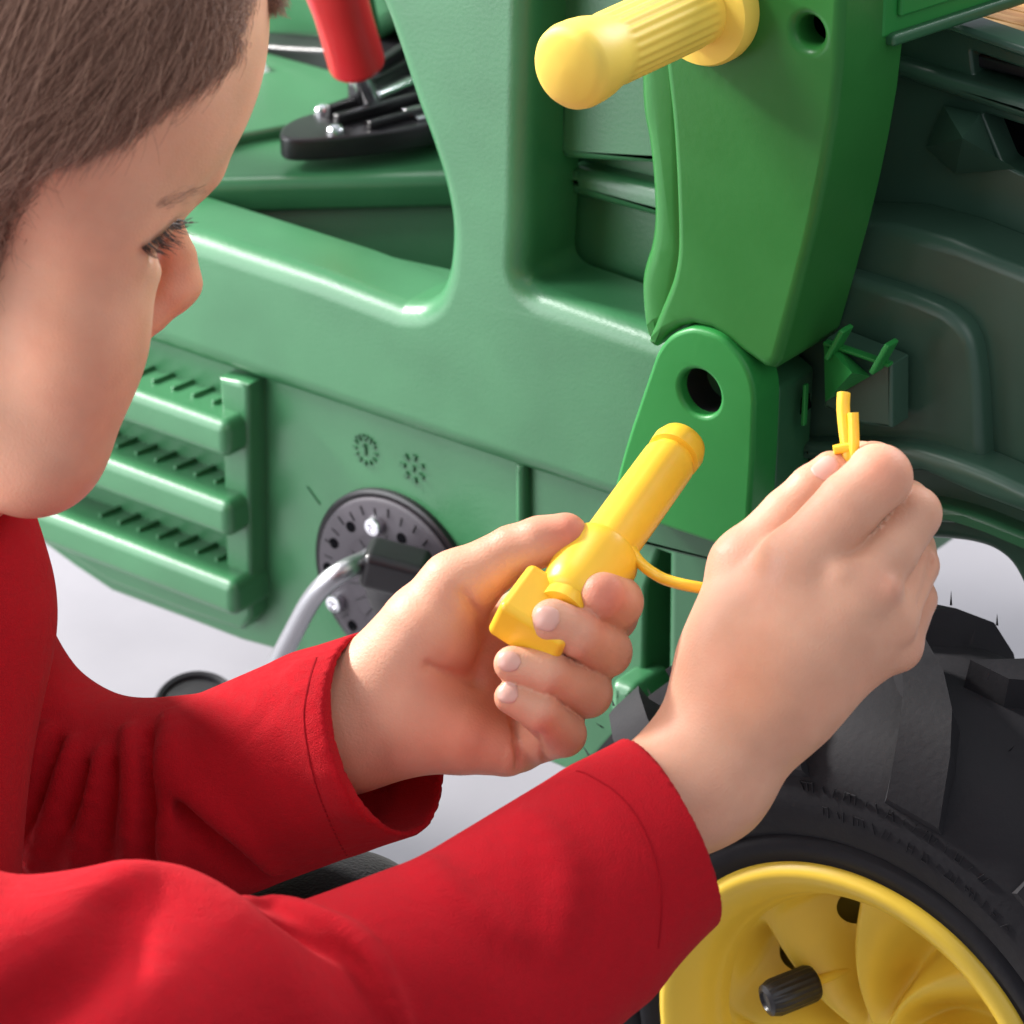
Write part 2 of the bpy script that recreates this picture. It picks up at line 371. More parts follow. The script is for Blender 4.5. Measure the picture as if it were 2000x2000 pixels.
# foot step
fs_out = [(426, 738), (462, 744), (484, 752), (489, 1207), (470, 1232), (362, 1196), (217, 1140), (150, 1098), (40, 1018), (-300, 880), (-300, 820), (40, 972), (72, 1012), (300, 1108), (418, 1150), (436, 1146), (440, 1120), (430, 800)]
step = side('foot_step', fs_out, [], -.002, .012, .002, M['green'], TR, 3)
for (xl, yl, xr, yr, xb, yb) in [(-300, 593, 391, 817, 448, 890), (-300, 742, 395, 973, 452, 1040), (66, 1008, 398, 1125, 462, 1183)]:
    q = onY(xr, yr, -.012); hgt = .0135
    qe = onY(xb, yb, -.012); ql = onY(xl, yl, -.012)
    ld = box('step_ledge', (ql[0]-.004, -.012, q[2]-hgt), (qe[0]-.001, .018, q[2]+.001), .0042, M['green'], step, None, 5)
    n = 10 if xl < 0 else 7
    for i in range(n):
        x = q[0]-.002-i*.0095
        if x < ql[0]+.004: continue
        M4 = frame((x, .0035, q[2]+.0016), (0, 0, 1), (.12, 1, 0))
        box('tread_rib', (-.006, -.0008, -.0012), (.006, .0008, .0009), .0003, M['green'], step, M4, 1)
# moulded date marks
def marks(px, py, kind):
    c = onY(px, py, .007); it = []
    if kind == 0:
        for j in range(12):
            a = 2*math.pi*j/12; d = Vector((math.cos(a), 0, math.sin(a)))
            it.append((frame(Vector(c)+d*.0046+Vector((0, -.0003, 0)), d, (0, 1, 0)), (.0010, .0008, .0016)))
        for j in range(6):
            a = math.pi*(.25+.1*j); d = Vector((math.cos(a), 0, math.sin(a)))
            it.append((frame(Vector(c)+d*.0056+Vector((0, -.0003, 0)), d, (0, 1, 0)), (.0010, .0010, .0010)))
        it.append((frame(Vector(c)+Vector((0, -.0003, .0004)), (0, 0, 1), (0, 1, 0)), (.0010, .0009, .0040)))
        it.append((frame(Vector(c)+Vector((-.0005, -.0003, .0018)), (-.7, 0, -.7), (0, 1, 0)), (.0010, .0009, .0016)))
    else:
        for j in range(7):
            a = 2*math.pi*(j+.5)/7; d = Vector((math.cos(a), 0, math.sin(a)))
            it.append((frame(Vector(c)+d*.0043+Vector((0, -.0003, 0)), d, (0, 1, 0)), (.0010, .0015, .0022)))
        it.append((frame(Vector(c)+Vector((.0004, -.0003, 0)), (.2, 0, 1), (0, 1, 0)), (.0010, .0011, .0022)))
    o = join_boxes('moulded_mark', it, M['deepgreen'], TR); o['kind'] = 'stuff'
marks(714, 880, 0); marks(806, 914, 1)
a, b = onY(600, 950, .007), onY(625, 985, .007)
join_boxes('moulded_line', [(frame((a+b)/2, Vector(b-a), (0, 1, 0)), (.0010, .0006, float(np.linalg.norm(b-a))))], M['deepgreen'], TR)

# pedal crank disc
dc = np.array([-.0558, 0, -.0474+.2305]); DR = .033
def dM(y): return frame((dc[0], y, dc[2]), (0, -1, 0), (1, 0, 0))
lathe('disc_surround', [(DR+.0022, -.004), (DR+.0022, .0012), (DR+.0012, .0018), (DR, .0014), (DR, -.004)], dM(.006), M['black'], TR, 72, cap=False)
disc = lathe('crank_disc', [(DR-.0004, -.006), (DR-.0004, .0002), (DR-.0016, .0012), (.0205, .0014), (.0197, .0008), (.0005, .0008)], dM(.004), M['disc'], TR, 72)
for (x, y) in [(685, 1029), (652, 1061), (640, 1109), (784, 1051), (826, 1100), (688, 1222), (838, 1160)]:
    p = onY(x, y, .0026)
    lathe('disc_hole', [(.0020, -.002), (.0020, .0002), (.0003, .0002)], frame((p[0], .0026, p[2]), (0, -1, 0)), M['hole'], disc, 20)  # solid black cap, a hole's inner shade painted on the disc face
its = []
for j in range(30):
    a = R_(6+12*j); d = Vector((math.cos(a), 0, math.sin(a)))
    its.append((frame(Vector((dc[0], .0025, dc[2]))+d*(.0285 if j % 2 else .0275), d, (0, 1, 0)), (.0004, .0003, .0034)))
for j in range(18):
    a = R_(14+20*j); d = Vector((math.cos(a), 0, math.sin(a)))
    its.append((frame(Vector((dc[0], .0031, dc[2]))+d*.0165, d, (0, 1, 0)), (.0004, .0003, .0050)))
o = join_boxes('disc_tick', its, M['black'], disc); o['kind'] = 'stuff'
for (x, y) in [(731, 1028), (655, 1178)]:
    p = onY(x, y, .0012)
    lathe('disc_bolt', [(.0036, -.007), (.0036, .0006), (.003, .0016), (.0016, .0018), (.0014, .001), (.0002, .001)], frame(p, (0, -1, 0)), M['chrome'], disc, 24)
bc = onY(768, 1112, -.012); bx = Vector(onY(690, 1094, -.016)-onY(760, 1112, -.010))
bMx = frame(bc, bx, (0, 1, 0))
box('crank_boss', (-.0075, -.0078, -.0120), (.0075, .0068, .0105), .0032, M['black'], disc, bMx, 4)
lathe('boss_foot', [(.0150, -.004), (.0145, .001), (.012, .003), (.0005, .003)], frame((dc[0]+.004, .003, dc[2]-.002), (0, -1, 0)), M['black'], disc, 40)
p = [onY(742, 1078, -.004), onY(712, 1096, -.016), onY(676, 1112, -.026), onY(640, 1136, -.030), onY(608, 1172, -.031), onY(575, 1232, -.031), onY(540, 1300, -.031), onY(505, 1372, -.031), onY(480, 1420, -.031)]
tube('crank_arm', spl(p, 6), .0036, M['steel'], disc, 18)
pc = onY(385, 1395, -.036)
ped = lathe('pedal', [(.001, 0), (.0135, 0), (.0152, .0015), (.0152, .0055), (.014, .007), (.0125, .0066), (.012, .005), (.0005, .005)], frame(pc, (.25, -.35, 1)), M['black'], disc, 48)
tube('pedal_spindle', [onY(480, 1418, -.031), pc], .0028, M['steel'], disc, 12)

# loader arm
Ya = -.034
arm_face = spl([(1285, -60), (1292, 85), (1300, 160), (1308, 233), (1314, 320), (1317, 388), (1319, 460), (1317, 506), (1308, 550), (1290, 596), (1272, 640), (1262, 668), (1276, 681)], 3) + [(1301, 656), (1327, 641), (1352, 636), (1388, 645), (1417, 663), (1446, 688), (1490, 719), (1508, 723), (1520, 706), (1547, 609), (1578, 492), (1596, 414), (1614, 324), (1629, 233), (1640, 129), (1648, -60), (1644, -120), (1280, -120)]
hc = onY(1578, 64, Ya)
arm_hole = [(hc[0]+.0046*math.cos(t), hc[2]+.0046*math.sin(t)) for t in np.linspace(0, 2*math.pi, 28, endpoint=False)]
arm = plate2d('loader_arm', PY(arm_face, Ya), [arm_hole], sideM(Ya), .034, .0030, M['arm'], TR, 5)
fl = spl([(1234, -110), (1236, -60), (1240, 124), (1243, 215), (1254, 275), (1262, 350), (1265, 430), (1259, 480), (1249, 512), (1242, 545), (1242, 585), (1247, 634), (1254, 663), (1270, 678)], 3)
side('arm_flange', fl+[(1320, 640), (1345, 500), (1340, 85), (1336, -110)], [], Ya+.0035, .03, .006, M['arm'], arm, 5)
lathe('hole_floor', [(.006, 0), (.0005, 0)], frame((hc[0], Ya+.010, hc[2]), (0, -1, 0)), M['deepgreen'], arm, 24)
# pillar behind the arm
pil = rnd([(1400, -110), (1650, -110), (1655, 129), (1630, 324), (1590, 492), (1530, 723), (1510, 900), (1500, 1500), (1298, 1440), (1302, 1000), (1302, 640), (1330, 300)], 10)
side('front_pillar', pil, [], Ya+.034, .03, .004, M['deepgreen'], TR, 4)
# bracket plate
br = spl([(1190, 1000), (1201, 945), (1222, 866), (1247, 790), (1269, 725), (1282, 690), (1302, 662), (1327, 647), (1359, 642), (1403, 656), (1435, 685), (1457, 717), (1470, 754), (1474, 790)], 5)+[(1470, 898), (1458, 1085), (1424, 1074), (1300, 1032), (1195, 994)]
Yb = Ya-.002
hc2 = onY(1366, 768, Yb)
bhole = [(hc2[0]+.0074*math.cos(t), hc2[2]+.0074*math.sin(t)) for t in np.linspace(0, 2*math.pi, 36, endpoint=False)]
brk = plate2d('pivot_bracket', PY(br, Yb), [bhole], sideM(Yb), .014, .0016, M['bracket'], TR, 4)
lathe('hole_sleeve', [(.0078, -.020), (.0078, .004), (.0073, .004), (.0073, -.020)], frame((hc2[0], Yb+.008, hc2[2]), (0, -1, 0)), M['black'], brk, 36, cap=False)
lathe('hole_bottom', [(.0078, 0), (.0005, 0)], frame((hc2[0], Yb+.026, hc2[2]), (0, -1, 0)), M['hole'], brk, 36)
side('bracket_backing', rnd([(1300, 700), (1440, 690), (1520, 760), (1500, 1130), (1230, 1060)], 8), [], Yb+.0145, .02, .002, M['deepgreen'], TR, 3)

# yellow handle
hb = onY(1388, 6, Ya); hdir = Vector((0, -1, .0))
hl = .066
grooves = lambda i, a: 1+(.022*math.cos(24*a) if 4 <= i <= 5 else 0)
hnd = lathe('grip_handle', [(.0105, 0), (.0103, .004), (.0103, .008), (.0104, .010), (.0104, .012), (.0104, hl-.018), (.0104, hl-.016), (.0106, hl-.014), (.0110, hl-.012), (.0118, hl-.0085), (.0122, hl-.005), (.0123, hl-.001), (.0119, hl+.0010), (.0110, hl+.0024), (.009, hl+.0034), (.005, hl+.0041), (.0003, hl+.0043)], frame(hb, hdir), M['handle'], arm, 144, 60, grooves)
lathe('grip_flange', [(.0165, -.001), (.0172, .0015), (.0172, .0050), (.0164, .0068), (.014, .0072), (.0005, .0074)], frame(hb, hdir), M['handle'], arm, 64)

# upper beam
b0 = onY(1690, 70, -.012); al = R_(79); bdir = Vector((math.cos(al), math.sin(al), 0))
bM = frame(b0, (0, 0, 1), bdir)
ub = box('loader_beam', (0, -.006, 0), (.30, .0, .032), .0018, M['bracket'], TR, bM, 4)
box('beam_flange', (.003, -.0082, -.0022), (.30, -.003, .0015), .0012, M['deepgreen'], ub, bM, 3)
box('beam_inset', (.006, -.0078, .006), (.29, -.0055, .030), .001, M['bracket'], ub, bM)
# hood side and fender
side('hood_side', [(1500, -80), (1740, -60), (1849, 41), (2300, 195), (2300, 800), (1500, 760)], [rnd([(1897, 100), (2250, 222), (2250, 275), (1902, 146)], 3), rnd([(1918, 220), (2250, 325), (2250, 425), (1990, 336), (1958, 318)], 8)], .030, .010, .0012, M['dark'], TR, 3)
side('hood_lining', [(1500, -80), (1740, -40), (1849, 61), (2300, 215), (2300, 1000), (1500, 900)], [], .052, .01, .001, M['black'], TR, 2)
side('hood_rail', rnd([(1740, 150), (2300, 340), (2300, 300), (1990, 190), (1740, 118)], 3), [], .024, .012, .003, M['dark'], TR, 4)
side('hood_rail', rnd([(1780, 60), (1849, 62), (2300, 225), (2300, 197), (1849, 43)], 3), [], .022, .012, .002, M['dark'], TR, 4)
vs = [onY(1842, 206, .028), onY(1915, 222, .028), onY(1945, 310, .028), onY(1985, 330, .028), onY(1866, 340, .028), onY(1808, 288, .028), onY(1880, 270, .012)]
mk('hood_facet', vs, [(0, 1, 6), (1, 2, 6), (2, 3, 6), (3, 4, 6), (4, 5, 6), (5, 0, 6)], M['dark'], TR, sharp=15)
fo = [(1480, 430), (1740, 440)] + spl([(1850, 470), (2000, 530), (2300, 650)], 4) + [(2300, 1180), (2060, 1260), (2010, 1190)] + spl([(1995, 1150), (1970, 1105), (1935, 1078), (1890, 1064), (1840, 1058)], 4) + [(1700, 1050), (1480, 1000)]
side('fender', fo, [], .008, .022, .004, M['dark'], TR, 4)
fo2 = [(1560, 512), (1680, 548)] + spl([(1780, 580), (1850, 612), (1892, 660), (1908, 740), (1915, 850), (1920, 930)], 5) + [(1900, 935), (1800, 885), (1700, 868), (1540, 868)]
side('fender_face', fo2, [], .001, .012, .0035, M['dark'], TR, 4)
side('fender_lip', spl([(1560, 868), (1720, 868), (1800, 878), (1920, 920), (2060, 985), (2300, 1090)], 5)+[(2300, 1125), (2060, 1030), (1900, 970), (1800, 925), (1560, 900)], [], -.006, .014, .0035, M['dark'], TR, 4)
side('fender_lip', spl([(1700, 985), (1800, 985), (1900, 1010), (2000, 1050), (2300, 1170)], 5)+[(2300, 1200), (2000, 1075), (1880, 1028), (1700, 1020)], [], .000, .012, .0035, M['deepgreen'], TR, 4)
# clip bracket on the fender
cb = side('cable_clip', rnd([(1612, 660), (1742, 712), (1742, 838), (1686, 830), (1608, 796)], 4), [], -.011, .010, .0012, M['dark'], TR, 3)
def bar(name, a, b, Y, w, h, m, par):
    p, q = onY(*a, Y), onY(*b, Y); d = Vector(q-p); M4 = frame((p+q)/2, d, (0, 1, 0))
    box(name, (-w/2, -h/2, -d.length/2), (w/2, h/2, d.length/2), min(w, h)*.3, m, par, M4, 2)
bar('clip_prong', (1622, 696), (1654, 640), -.016, .006, .0018, M['bracket'], cb)
bar('clip_prong', (1710, 724), (1742, 668), -.016, .006, .0018, M['bracket'], cb)
bar('clip_bridge', (1612, 668), (1740, 712), -.0135, .003, .0012, M['bracket'], cb)
vs = [onY(1609, 672, -.014), onY(1664, 728, -.023), onY(1612, 785, -.013), onY(1700, 735, -.0125), onY(1640, 680, -.0125)]
mk('clip_gusset', vs, [(0, 1, 2), (0, 4, 1), (4, 3, 1), (3, 2, 1), (0, 2, 3, 4)], M['bracket'], cb, sharp=10)
side('hinge_slot', rnd([(1505, 822), (1550, 790), (1572, 770), (1578, 800), (1520, 840), (1506, 845)], 3), [], -.0085, .003, .0004, M['hole'], TR, 2)  # solid plate, the slot's shade is its near-black colour
bar('hinge_web', (1574, 750), (1570, 830), -.012, .002, .0012, M['bracket'], TR)

# wheel
WC = np.array([.1897, -.045, -.0985+.2305]); WR = .1318
wh = empty('wheel', (WC[0], WC[1], WC[2]), None, None); wh['wloc'] = tuple(WC); setp(wh, TR)
wh.location = WC
def wM(y): return frame((WC[0], y, WC[2]), (0, -1, 0), (1, 0, 0))
tp = [(.069, .006), (.069, .072), (.0715, .0795), (.0765, .0815), (.079, .0795), (.081, .0815), (.090, .0845), (.100, .0840), (.109, .080), (.1165, .0715), (.1205, .058), (.122, .044), (.1205, .026), (.115, .012), (.100, .004), (.069, .006)]
tyre = lathe('tyre', [tuple(p) for p in spl(tp, 3)], wM(0), M['rubber'], wh, 160, 60, cap=False)
NL = 14
def wpt(r, a, y): return Vector((WC[0]+r*math.cos(a), -y, WC[2]+r*math.sin(a)))
lug_me = {}
for sd in (0, 1):
    for i in range(NL):
        a0 = 2*math.pi*(i+.5*sd)/NL + R_(4)
        prof = [(.1318, .24, .043), (.1325, .14, .056), (.1305, .06, .069), (.1235, .01, .079), (.112, -.02, .0845), (.104, -.03, .0855)]
        dep = [.012, .012, .011, .009, .006, .003]; hw = [.050, .055, .062, .070, .078, .086]
        if sd: prof = [(r, a, .088-y) for r, a, y in prof]
        vs = []
        for (r, a, y), dp, h in zip(prof, dep, hw):
            yin = y-(dp*.6 if y > .06 else 0) if not sd else y+(dp*.6 if y < .028 else 0)
            for s_, k_ in ((-1, 0), (1, 0), (1, 1), (-1, 1)):
                vs.append(wpt(r-(dp if k_ else 0), a0+a+s_*h*(1.15 if k_ else 1), yin if k_ else y))
        fsx = []
        for k_ in range(len(prof)-1):
            for j in range(4): fsx.append((k_*4+j, k_*4+(j+1) % 4, k_*4+4+(j+1) % 4, k_*4+4+j))
        fsx += [(0, 1, 2, 3), tuple(4*(len(prof)-1)+j for j in range(4))]
        mk('tread_lug', vs, fsx, M['rubber'], wh, sharp=35)
# small rubber whiskers left by the mould
vs, fsx = [], []; random.seed(4)
for i in range(60):
    a = R_(20+random.random()*150); p = wpt(.121 if i % 3 else .132, a, random.uniform(.015, .075)); d = Vector((math.cos(a), random.uniform(-.5, .5), math.sin(a)))
    l = random.uniform(.002, .0055); s = Vector((.00035, 0, 0)); t = Vector((0, .00035, 0)); b = len(vs)
    q = p+d*l+Vector((random.uniform(-1, 1), 0, random.uniform(-1, 1)))*.001
    vs += [p+s, p+t, p-s-t, q]; fsx += [(b, b+1, b+3), (b+1, b+2, b+3), (b+2, b, b+3)]
o = mk('mould_whisker', vs, fsx, M['rubber'], wh, False); o['kind'] = 'stuff'
# raised worn lettering band on the sidewall (illegible strokes)
its = []; random.seed(9)
for row, (r0, hh, a_s, a_e) in enumerate([(.0985, .0032, 101, 62), (.0915, .0036, 97, 55)]):
    a = a_s
    while a > a_e:
        st = random.choice([1, 2, 2, 3]); 
        for q in range(st):
            aa = R_(a-q*1.1); d = Vector((math.cos(aa), 0, math.sin(aa))); t = Vector((-d.z, 0, d.x))
            y = .0846 if row == 0 else .0846
            tilt = random.choice([0, 0, .35, -.35])
            its.append((frame(Vector((WC[0], -y, WC[2]))+d*r0, d+t*tilt, (0, 1, 0)), (.0006, .0002, hh*random.choice([1, 1, .6]))))
        if st > 1 and random.random() < .7:
            aa = R_(a-.5*(st-1)*1.1); d = Vector((math.cos(aa), 0, math.sin(aa))); t = Vector((-d.z, 0, d.x))
            its.append((frame(Vector((WC[0], -.0846, WC[2]))+d*(r0+random.choice([-1, 0, 1])*hh*.42), t, (0, 1, 0)), (.0006, .0002, .0019*(st-1))))
        a -= st*1.1+1.0
o = join_boxes('worn_lettering', its, M['rubber'], tyre); o['kind'] = 'stuff'
# rim
RR_ = .0704
rim_p = [(RR_-.002, .070), (RR_, .0785), (RR_-.0008, .0812), (RR_-.003, .0826), (.0640, .0815), (.0590, .0765), (.0562, .0710), (.0548, .0690), (.0535, .066)]
rim = lathe('rim', [tuple(p) for p in spl(rim_p, 3)], wM(0), M['rim'], wh, 128, 60, cap=False)
NP, NA, NR = 8, 8*60, 44
vs, fsx = [], []
r_in, r_out = .004, .0545
def inhole(t, fr):
    return math.sqrt(((t-.74)/.115)**2+((fr-.36-.25*(t-.74))/.15)**2)
uv = []
for i in range(NR):
    for j in range(NA):
        t = i/(NR-1); fr = (j % 60)/60.0; e = inhole(t, fr)
        if .72 < e < 1.36:                       # pull the grid onto the rim of the moulded hole
            t0, f0 = .74, .36; ct = t-t0; cf = fr-f0-.25*ct
            t, fr = t0+ct/e, f0+.25*ct/e+cf/e
        uv.append((t, fr)); r = r_in+(r_out-r_in)*t
        tw = (1-t)**1.2*.55; ang = 2*math.pi*((j//60)+fr)/NP+tw+R_(6)
        w = fr/.30 if fr < .30 else (1-fr)/.70
        w = w*w*(3-2*w)                          # 0 on the ridge, 1 in the valley
        env = min(1, (1-t)/.10)*min(1, t/.35)
        env = env*env*(3-2*env)
        vs.append(wpt(r, ang, .0665-.006*(1-t)-.0155*w*env))
for i in range(NR-1):
    for j in range(NA):
        ids = (i*NA+j, i*NA+(j+1) % NA, (i+1)*NA+(j+1) % NA, (i+1)*NA+j)
        es = [inhole((k//NA)/(NR-1), ((k % NA) % 60)/60.0) for k in ids]
        if max(es) < 1.36 and sum(es)/4 < 1.04: continue
        fsx.append(ids)
mk('rim_dish', vs, fsx, M['rim'], wh, sharp=55, wn=False)
lathe('rim_back', [(.066, .024), (.0005, .025)], wM(0), M['rim'], wh, 64)
v0, v1 = onY(1625, 1905, -.058), onY(1580, 1922, -.066)
vd = Vector(v1-v0)
lathe('valve_stem', [(.0016, -.012), (.0016, vd.length), (.0022, vd.length+.001)], frame(v0, vd), M['rim'], wh, 20)
v2 = onY(1592, 1917, -.064); v3 = onY(1494, 1956, -.080); vd = Vector(v3-v2); L_ = vd.length
knurl = lambda i, a: 1+(.035*math.cos(20*a) if 2 <= i <= 4 else 0)
lathe('valve_cap', [(.0042, 0), (.0054, .0006), (.0058, .002), (.0058, L_*.5), (.0058, L_*.8), (.0050, L_*.96), (.0032, L_), (.0026, L_-.0008), (.0003, L_-.0008)], frame(v2, vd), M['black'], wh, 80, 50, knurl)

# wooden board behind the hood
wz = onY(1925, 66, .032)[2]+.0005
wp = onZ(1925, 50, wz)
wb = empty('wooden_board', tuple(wp), 'orange wooden slatted board lying behind the dark tractor hood', 'board')
for i in range(6):
    y0 = .0345+i*.0052
    box('board_slat', (wp[0]-.09, y0, wz-.008), (wp[0]+.12, y0+.0048, wz-.0003*(i % 2)), .0006, M['wood'], wb, None, 2)
box('board_base', (wp[0]-.09, .0335, wz-.012), (wp[0]+.12, .066, wz-.0082), .0008, M['black'], wb, None, 2)
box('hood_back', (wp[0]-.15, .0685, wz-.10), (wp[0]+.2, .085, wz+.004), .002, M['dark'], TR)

# ------------------------------------------------------------------ sculpting: signed distance fields turned into one continuous mesh
def smin(a, b, k):
    h = np.maximum(k-np.abs(a-b), 0)/k
    return np.minimum(a, b)-h*h*h*k/6
class Field:
    def __init__(s): s.p = []
    def _add(s, fn, pts, rad, op, k): 
        pts = np.array(pts); s.p.append((fn, pts.min(0)-rad, pts.max(0)+rad, op, k))
    def chain(s, pts, k=.004, op='add', root=None, kmin=.0016, fall=.012, jk=.0015):     # pts: (px, py, depth, radius px)
        Q = [A(p[0], p[1], p[2]) for p in pts]; Rr = [rr(p[3], p[2]) for p in pts]
        s.chain3(Q, Rr, k, op, root, kmin, fall, jk)
    def chain3(s, Q, Rr, k=.004, op='add', root=None, kmin=.0016, fall=.012, jk=.0015):
        def fn(P):
            d = None
            if len(Q) == 1: d = np.linalg.norm(P-Q[0], axis=1)-Rr[0]
            for a, b, ra, rb in zip(Q[:-1], Q[1:], Rr[:-1], Rr[1:]):
                ba = b-a; pa = P-a; t = np.clip(pa@ba/(ba@ba), 0, 1)
                e = np.linalg.norm(pa-t[:, None]*ba, axis=1)-(ra+(rb-ra)*t)
                d = e if d is None else smin(d, e, jk)
            return d
        kk = k
        if root is not None:
            rp = Q[root]
            def kk(P):
                t = np.clip(1-np.linalg.norm(P-rp, axis=1)/fall, 0, 1); t = t*t*(3-2*t)
                return kmin+(k-kmin)*t
        s._add(fn, Q, max(Rr)+k*1.2, op, kk)
    def ell(s, c, rad, axes=None, k=.008, op='add'):       # c: (px,py,d); rad in px (right, up, away)
        C0 = A(*c); r = np.array([rr(q, c[2]) for q in rad]); B = np.array([RGT, UPV, FWD]) if axes is None else np.array(axes)
        def fn(P):
            q = (P-C0)@B.T; k0 = np.linalg.norm(q/r, axis=1); k1 = np.linalg.norm(q/(r*r), axis=1)
            return k0*(k0-1)/np.maximum(k1, 1e-9)
        s._add(fn, [C0], max(r)+k*1.2, op, k)
    def plane(s, p, n, k=.001):           # cut away what lies past the plane, near p only
        raise NotImplementedError
    def func(s, fn, lo, hi, op, k): s.p.append((fn, np.array(lo), np.array(hi), op, k))
    def ev(s, P, cull=None):
        d = np.full(len(P), .05)
        for fn, lo, hi, op, k in s.p:
            if cull is not None and ((lo > cull[1]).any() or (hi < cull[0]).any()): continue
            kv = k(P) if callable(k) else k
            e = fn(P)
            d = smin(d, e, kv) if op == 'add' else -smin(-d, e, kv)
        return d
    def grad(s, P, h=.0004, cull=None):
        T = np.array([[1, -1, -1], [-1, -1, 1], [-1, 1, -1], [1, 1, 1]], float)
        g = sum(t*s.ev(P+t*h, cull)[:, None] for t in T)
        return g/np.maximum(np.linalg.norm(g, axis=1), 1e-12)[:, None]
    def hit(s, px, py, d0=.7, d1=1.3):      # depth of the surface along a sight line
        d = d0; dr = FWD+(px-1000)*K*RGT+(1000-py)*K*UPV; L = np.linalg.norm(dr)
        for _ in range(220):
            v = s.ev((CAM+dr*d)[None])[0]
            if v < 2e-5: return d
            d += max(v*.6, 1e-5)/L
            if d > d1: return None
        return d
    def mesh(s, h, lo, hi):
        NB = 16; bs = NB*h; lo = np.array(lo); n = np.ceil((np.array(hi)-lo)/bs).astype(int)
        g = np.stack(np.meshgrid(*[np.arange(q) for q in n], indexing='ij'), -1).reshape(-1, 3)
        ctr = lo+(g+.5)*bs
        dv = np.concatenate([s.ev(c) for c in np.array_split(ctr, max(1, len(ctr)//20000))])
        g = g[np.abs(dv) < bs*.87*1.25+.003]
        ar = np.arange(NB+1)
        loc = np.stack(np.meshgrid(ar, ar, ar, indexing='ij'), -1).reshape(-1, 3)
        dim = n*NB+2
        key = lambda c: (c[..., 0].astype(np.int64)*dim[1]+c[..., 1])*dim[2]+c[..., 2]
        Ks, Vs, Ns, quads = [], [], [], []
        CE = [((x, y, z), ax) for ax in range(3) for x in (0, 1) for y in (0, 1) for z in (0, 1) if (x, y, z)[ax] == 0]
        for b in g:
            o = lo+b*bs; P = o+loc*h; cull = (o-.0005, o+bs+.0005)
            D = s.ev(P, cull).reshape(NB+1, NB+1, NB+1); I = D < 0
            if not I.any() or I.all(): continue
            acc = np.zeros((NB, NB, NB, 3)); cnt = np.zeros((NB, NB, NB))
            base = np.stack(np.meshgrid(ar[:-1], ar[:-1], ar[:-1], indexing='ij'), -1).astype(float)
            for (x, y, z), ax in CE:
                q = [x, y, z]; q[ax] = 1
                d0 = D[x:x+NB, y:y+NB, z:z+NB]; d1 = D[q[0]:q[0]+NB, q[1]:q[1]+NB, q[2]:q[2]+NB]
                m = (d0 < 0) != (d1 < 0)
                t = np.where(m, d0/np.where(m, d0-d1, 1), 0)
                p = base+np.array([x, y, z]); p[..., ax] += t
                acc += np.where(m[..., None], p, 0); cnt += m
            c = np.argwhere(cnt > 0)
            if not len(c): continue
            v = o+(acc[c[:, 0], c[:, 1], c[:, 2]]/cnt[c[:, 0], c[:, 1], c[:, 2]][:, None])*h
            cull2 = (v.min(0)-.001, v.max(0)+.001)
            for _ in range(2):
                nn = s.grad(v, .0003, cull2); dd = np.clip(s.ev(v, cull2), -h*.4, h*.4); v = v-nn*dd[:, None]*.9
            Ks.append(key(c+b*NB)); Vs.append(v); Ns.append(s.grad(v, .0003, cull2))
            for ax in range(3):
                e = [0, 0, 0]; e[ax] = 1
                d0 = I[:NB, :NB, :NB]; d1 = I[e[0]:e[0]+NB, e[1]:e[1]+NB, e[2]:e[2]+NB]
                w = np.argwhere(d0 != d1)
                if not len(w): continue
                fl = d0[w[:, 0], w[:, 1], w[:, 2]]; w = w+b*NB
                u, t = [(1, 2), (2, 0), (0, 1)][ax]; eu = np.zeros(3, int); et = np.zeros(3, int); eu[u] = 1; et[t] = 1
                qd = np.stack([key(w), key(w-eu), key(w-eu-et), key(w-et)], 1)
                qd[~fl] = qd[~fl][:, ::-1]; quads.append(qd)
        Ks = np.concatenate(Ks); Vs = np.concatenate(Vs); Ns = np.concatenate(Ns); Q = np.concatenate(quads)
        od = np.argsort(Ks); Ks = Ks[od]; Vs = Vs[od]; Ns = Ns[od]
        ix = np.clip(np.searchsorted(Ks, Q), 0, len(Ks)-1); ok = (Ks[ix] == Q).all(1); ix = ix[ok]
        used = np.unique(ix); rem = np.full(len(Ks), -1); rem[used] = np.arange(len(used))
        return Vs[used], Ns[used], rem[ix]
def sdf_obj(name, F, h, lo, hi, m, parent, tint=None):
    V, N, Q = F.mesh(h, lo, hi)
    me = bpy.data.meshes.new(name); me.vertices.add(len(V)); me.vertices.foreach_set('co', V.ravel().astype(np.float32))
    me.loops.add(len(Q)*4); me.loops.foreach_set('vertex_index', Q.ravel().astype(np.int32))
    me.polygons.add(len(Q)); me.polygons.foreach_set('loop_start', np.arange(0, len(Q)*4, 4, dtype=np.int32))
    me.update(calc_edges=True); me.validate()
    me.polygons.foreach_set('use_smooth', [True]*len(me.polygons))
    if tint is not None:
        c = np.ones((len(V), 4), np.float32); c[:, :3] = tint(V); a = me.color_attributes.new('tint', 'FLOAT_COLOR', 'POINT'); a.data.foreach_set('color', c.ravel())
    me.normals_split_custom_set_from_vertices(N.tolist())
    o = bpy.data.objects.new(name, me); COL.objects.link(o); me.materials.append(m)
    o['wloc'] = (0., 0., 0.)
    if parent is not None: setp(o, parent)
    return o

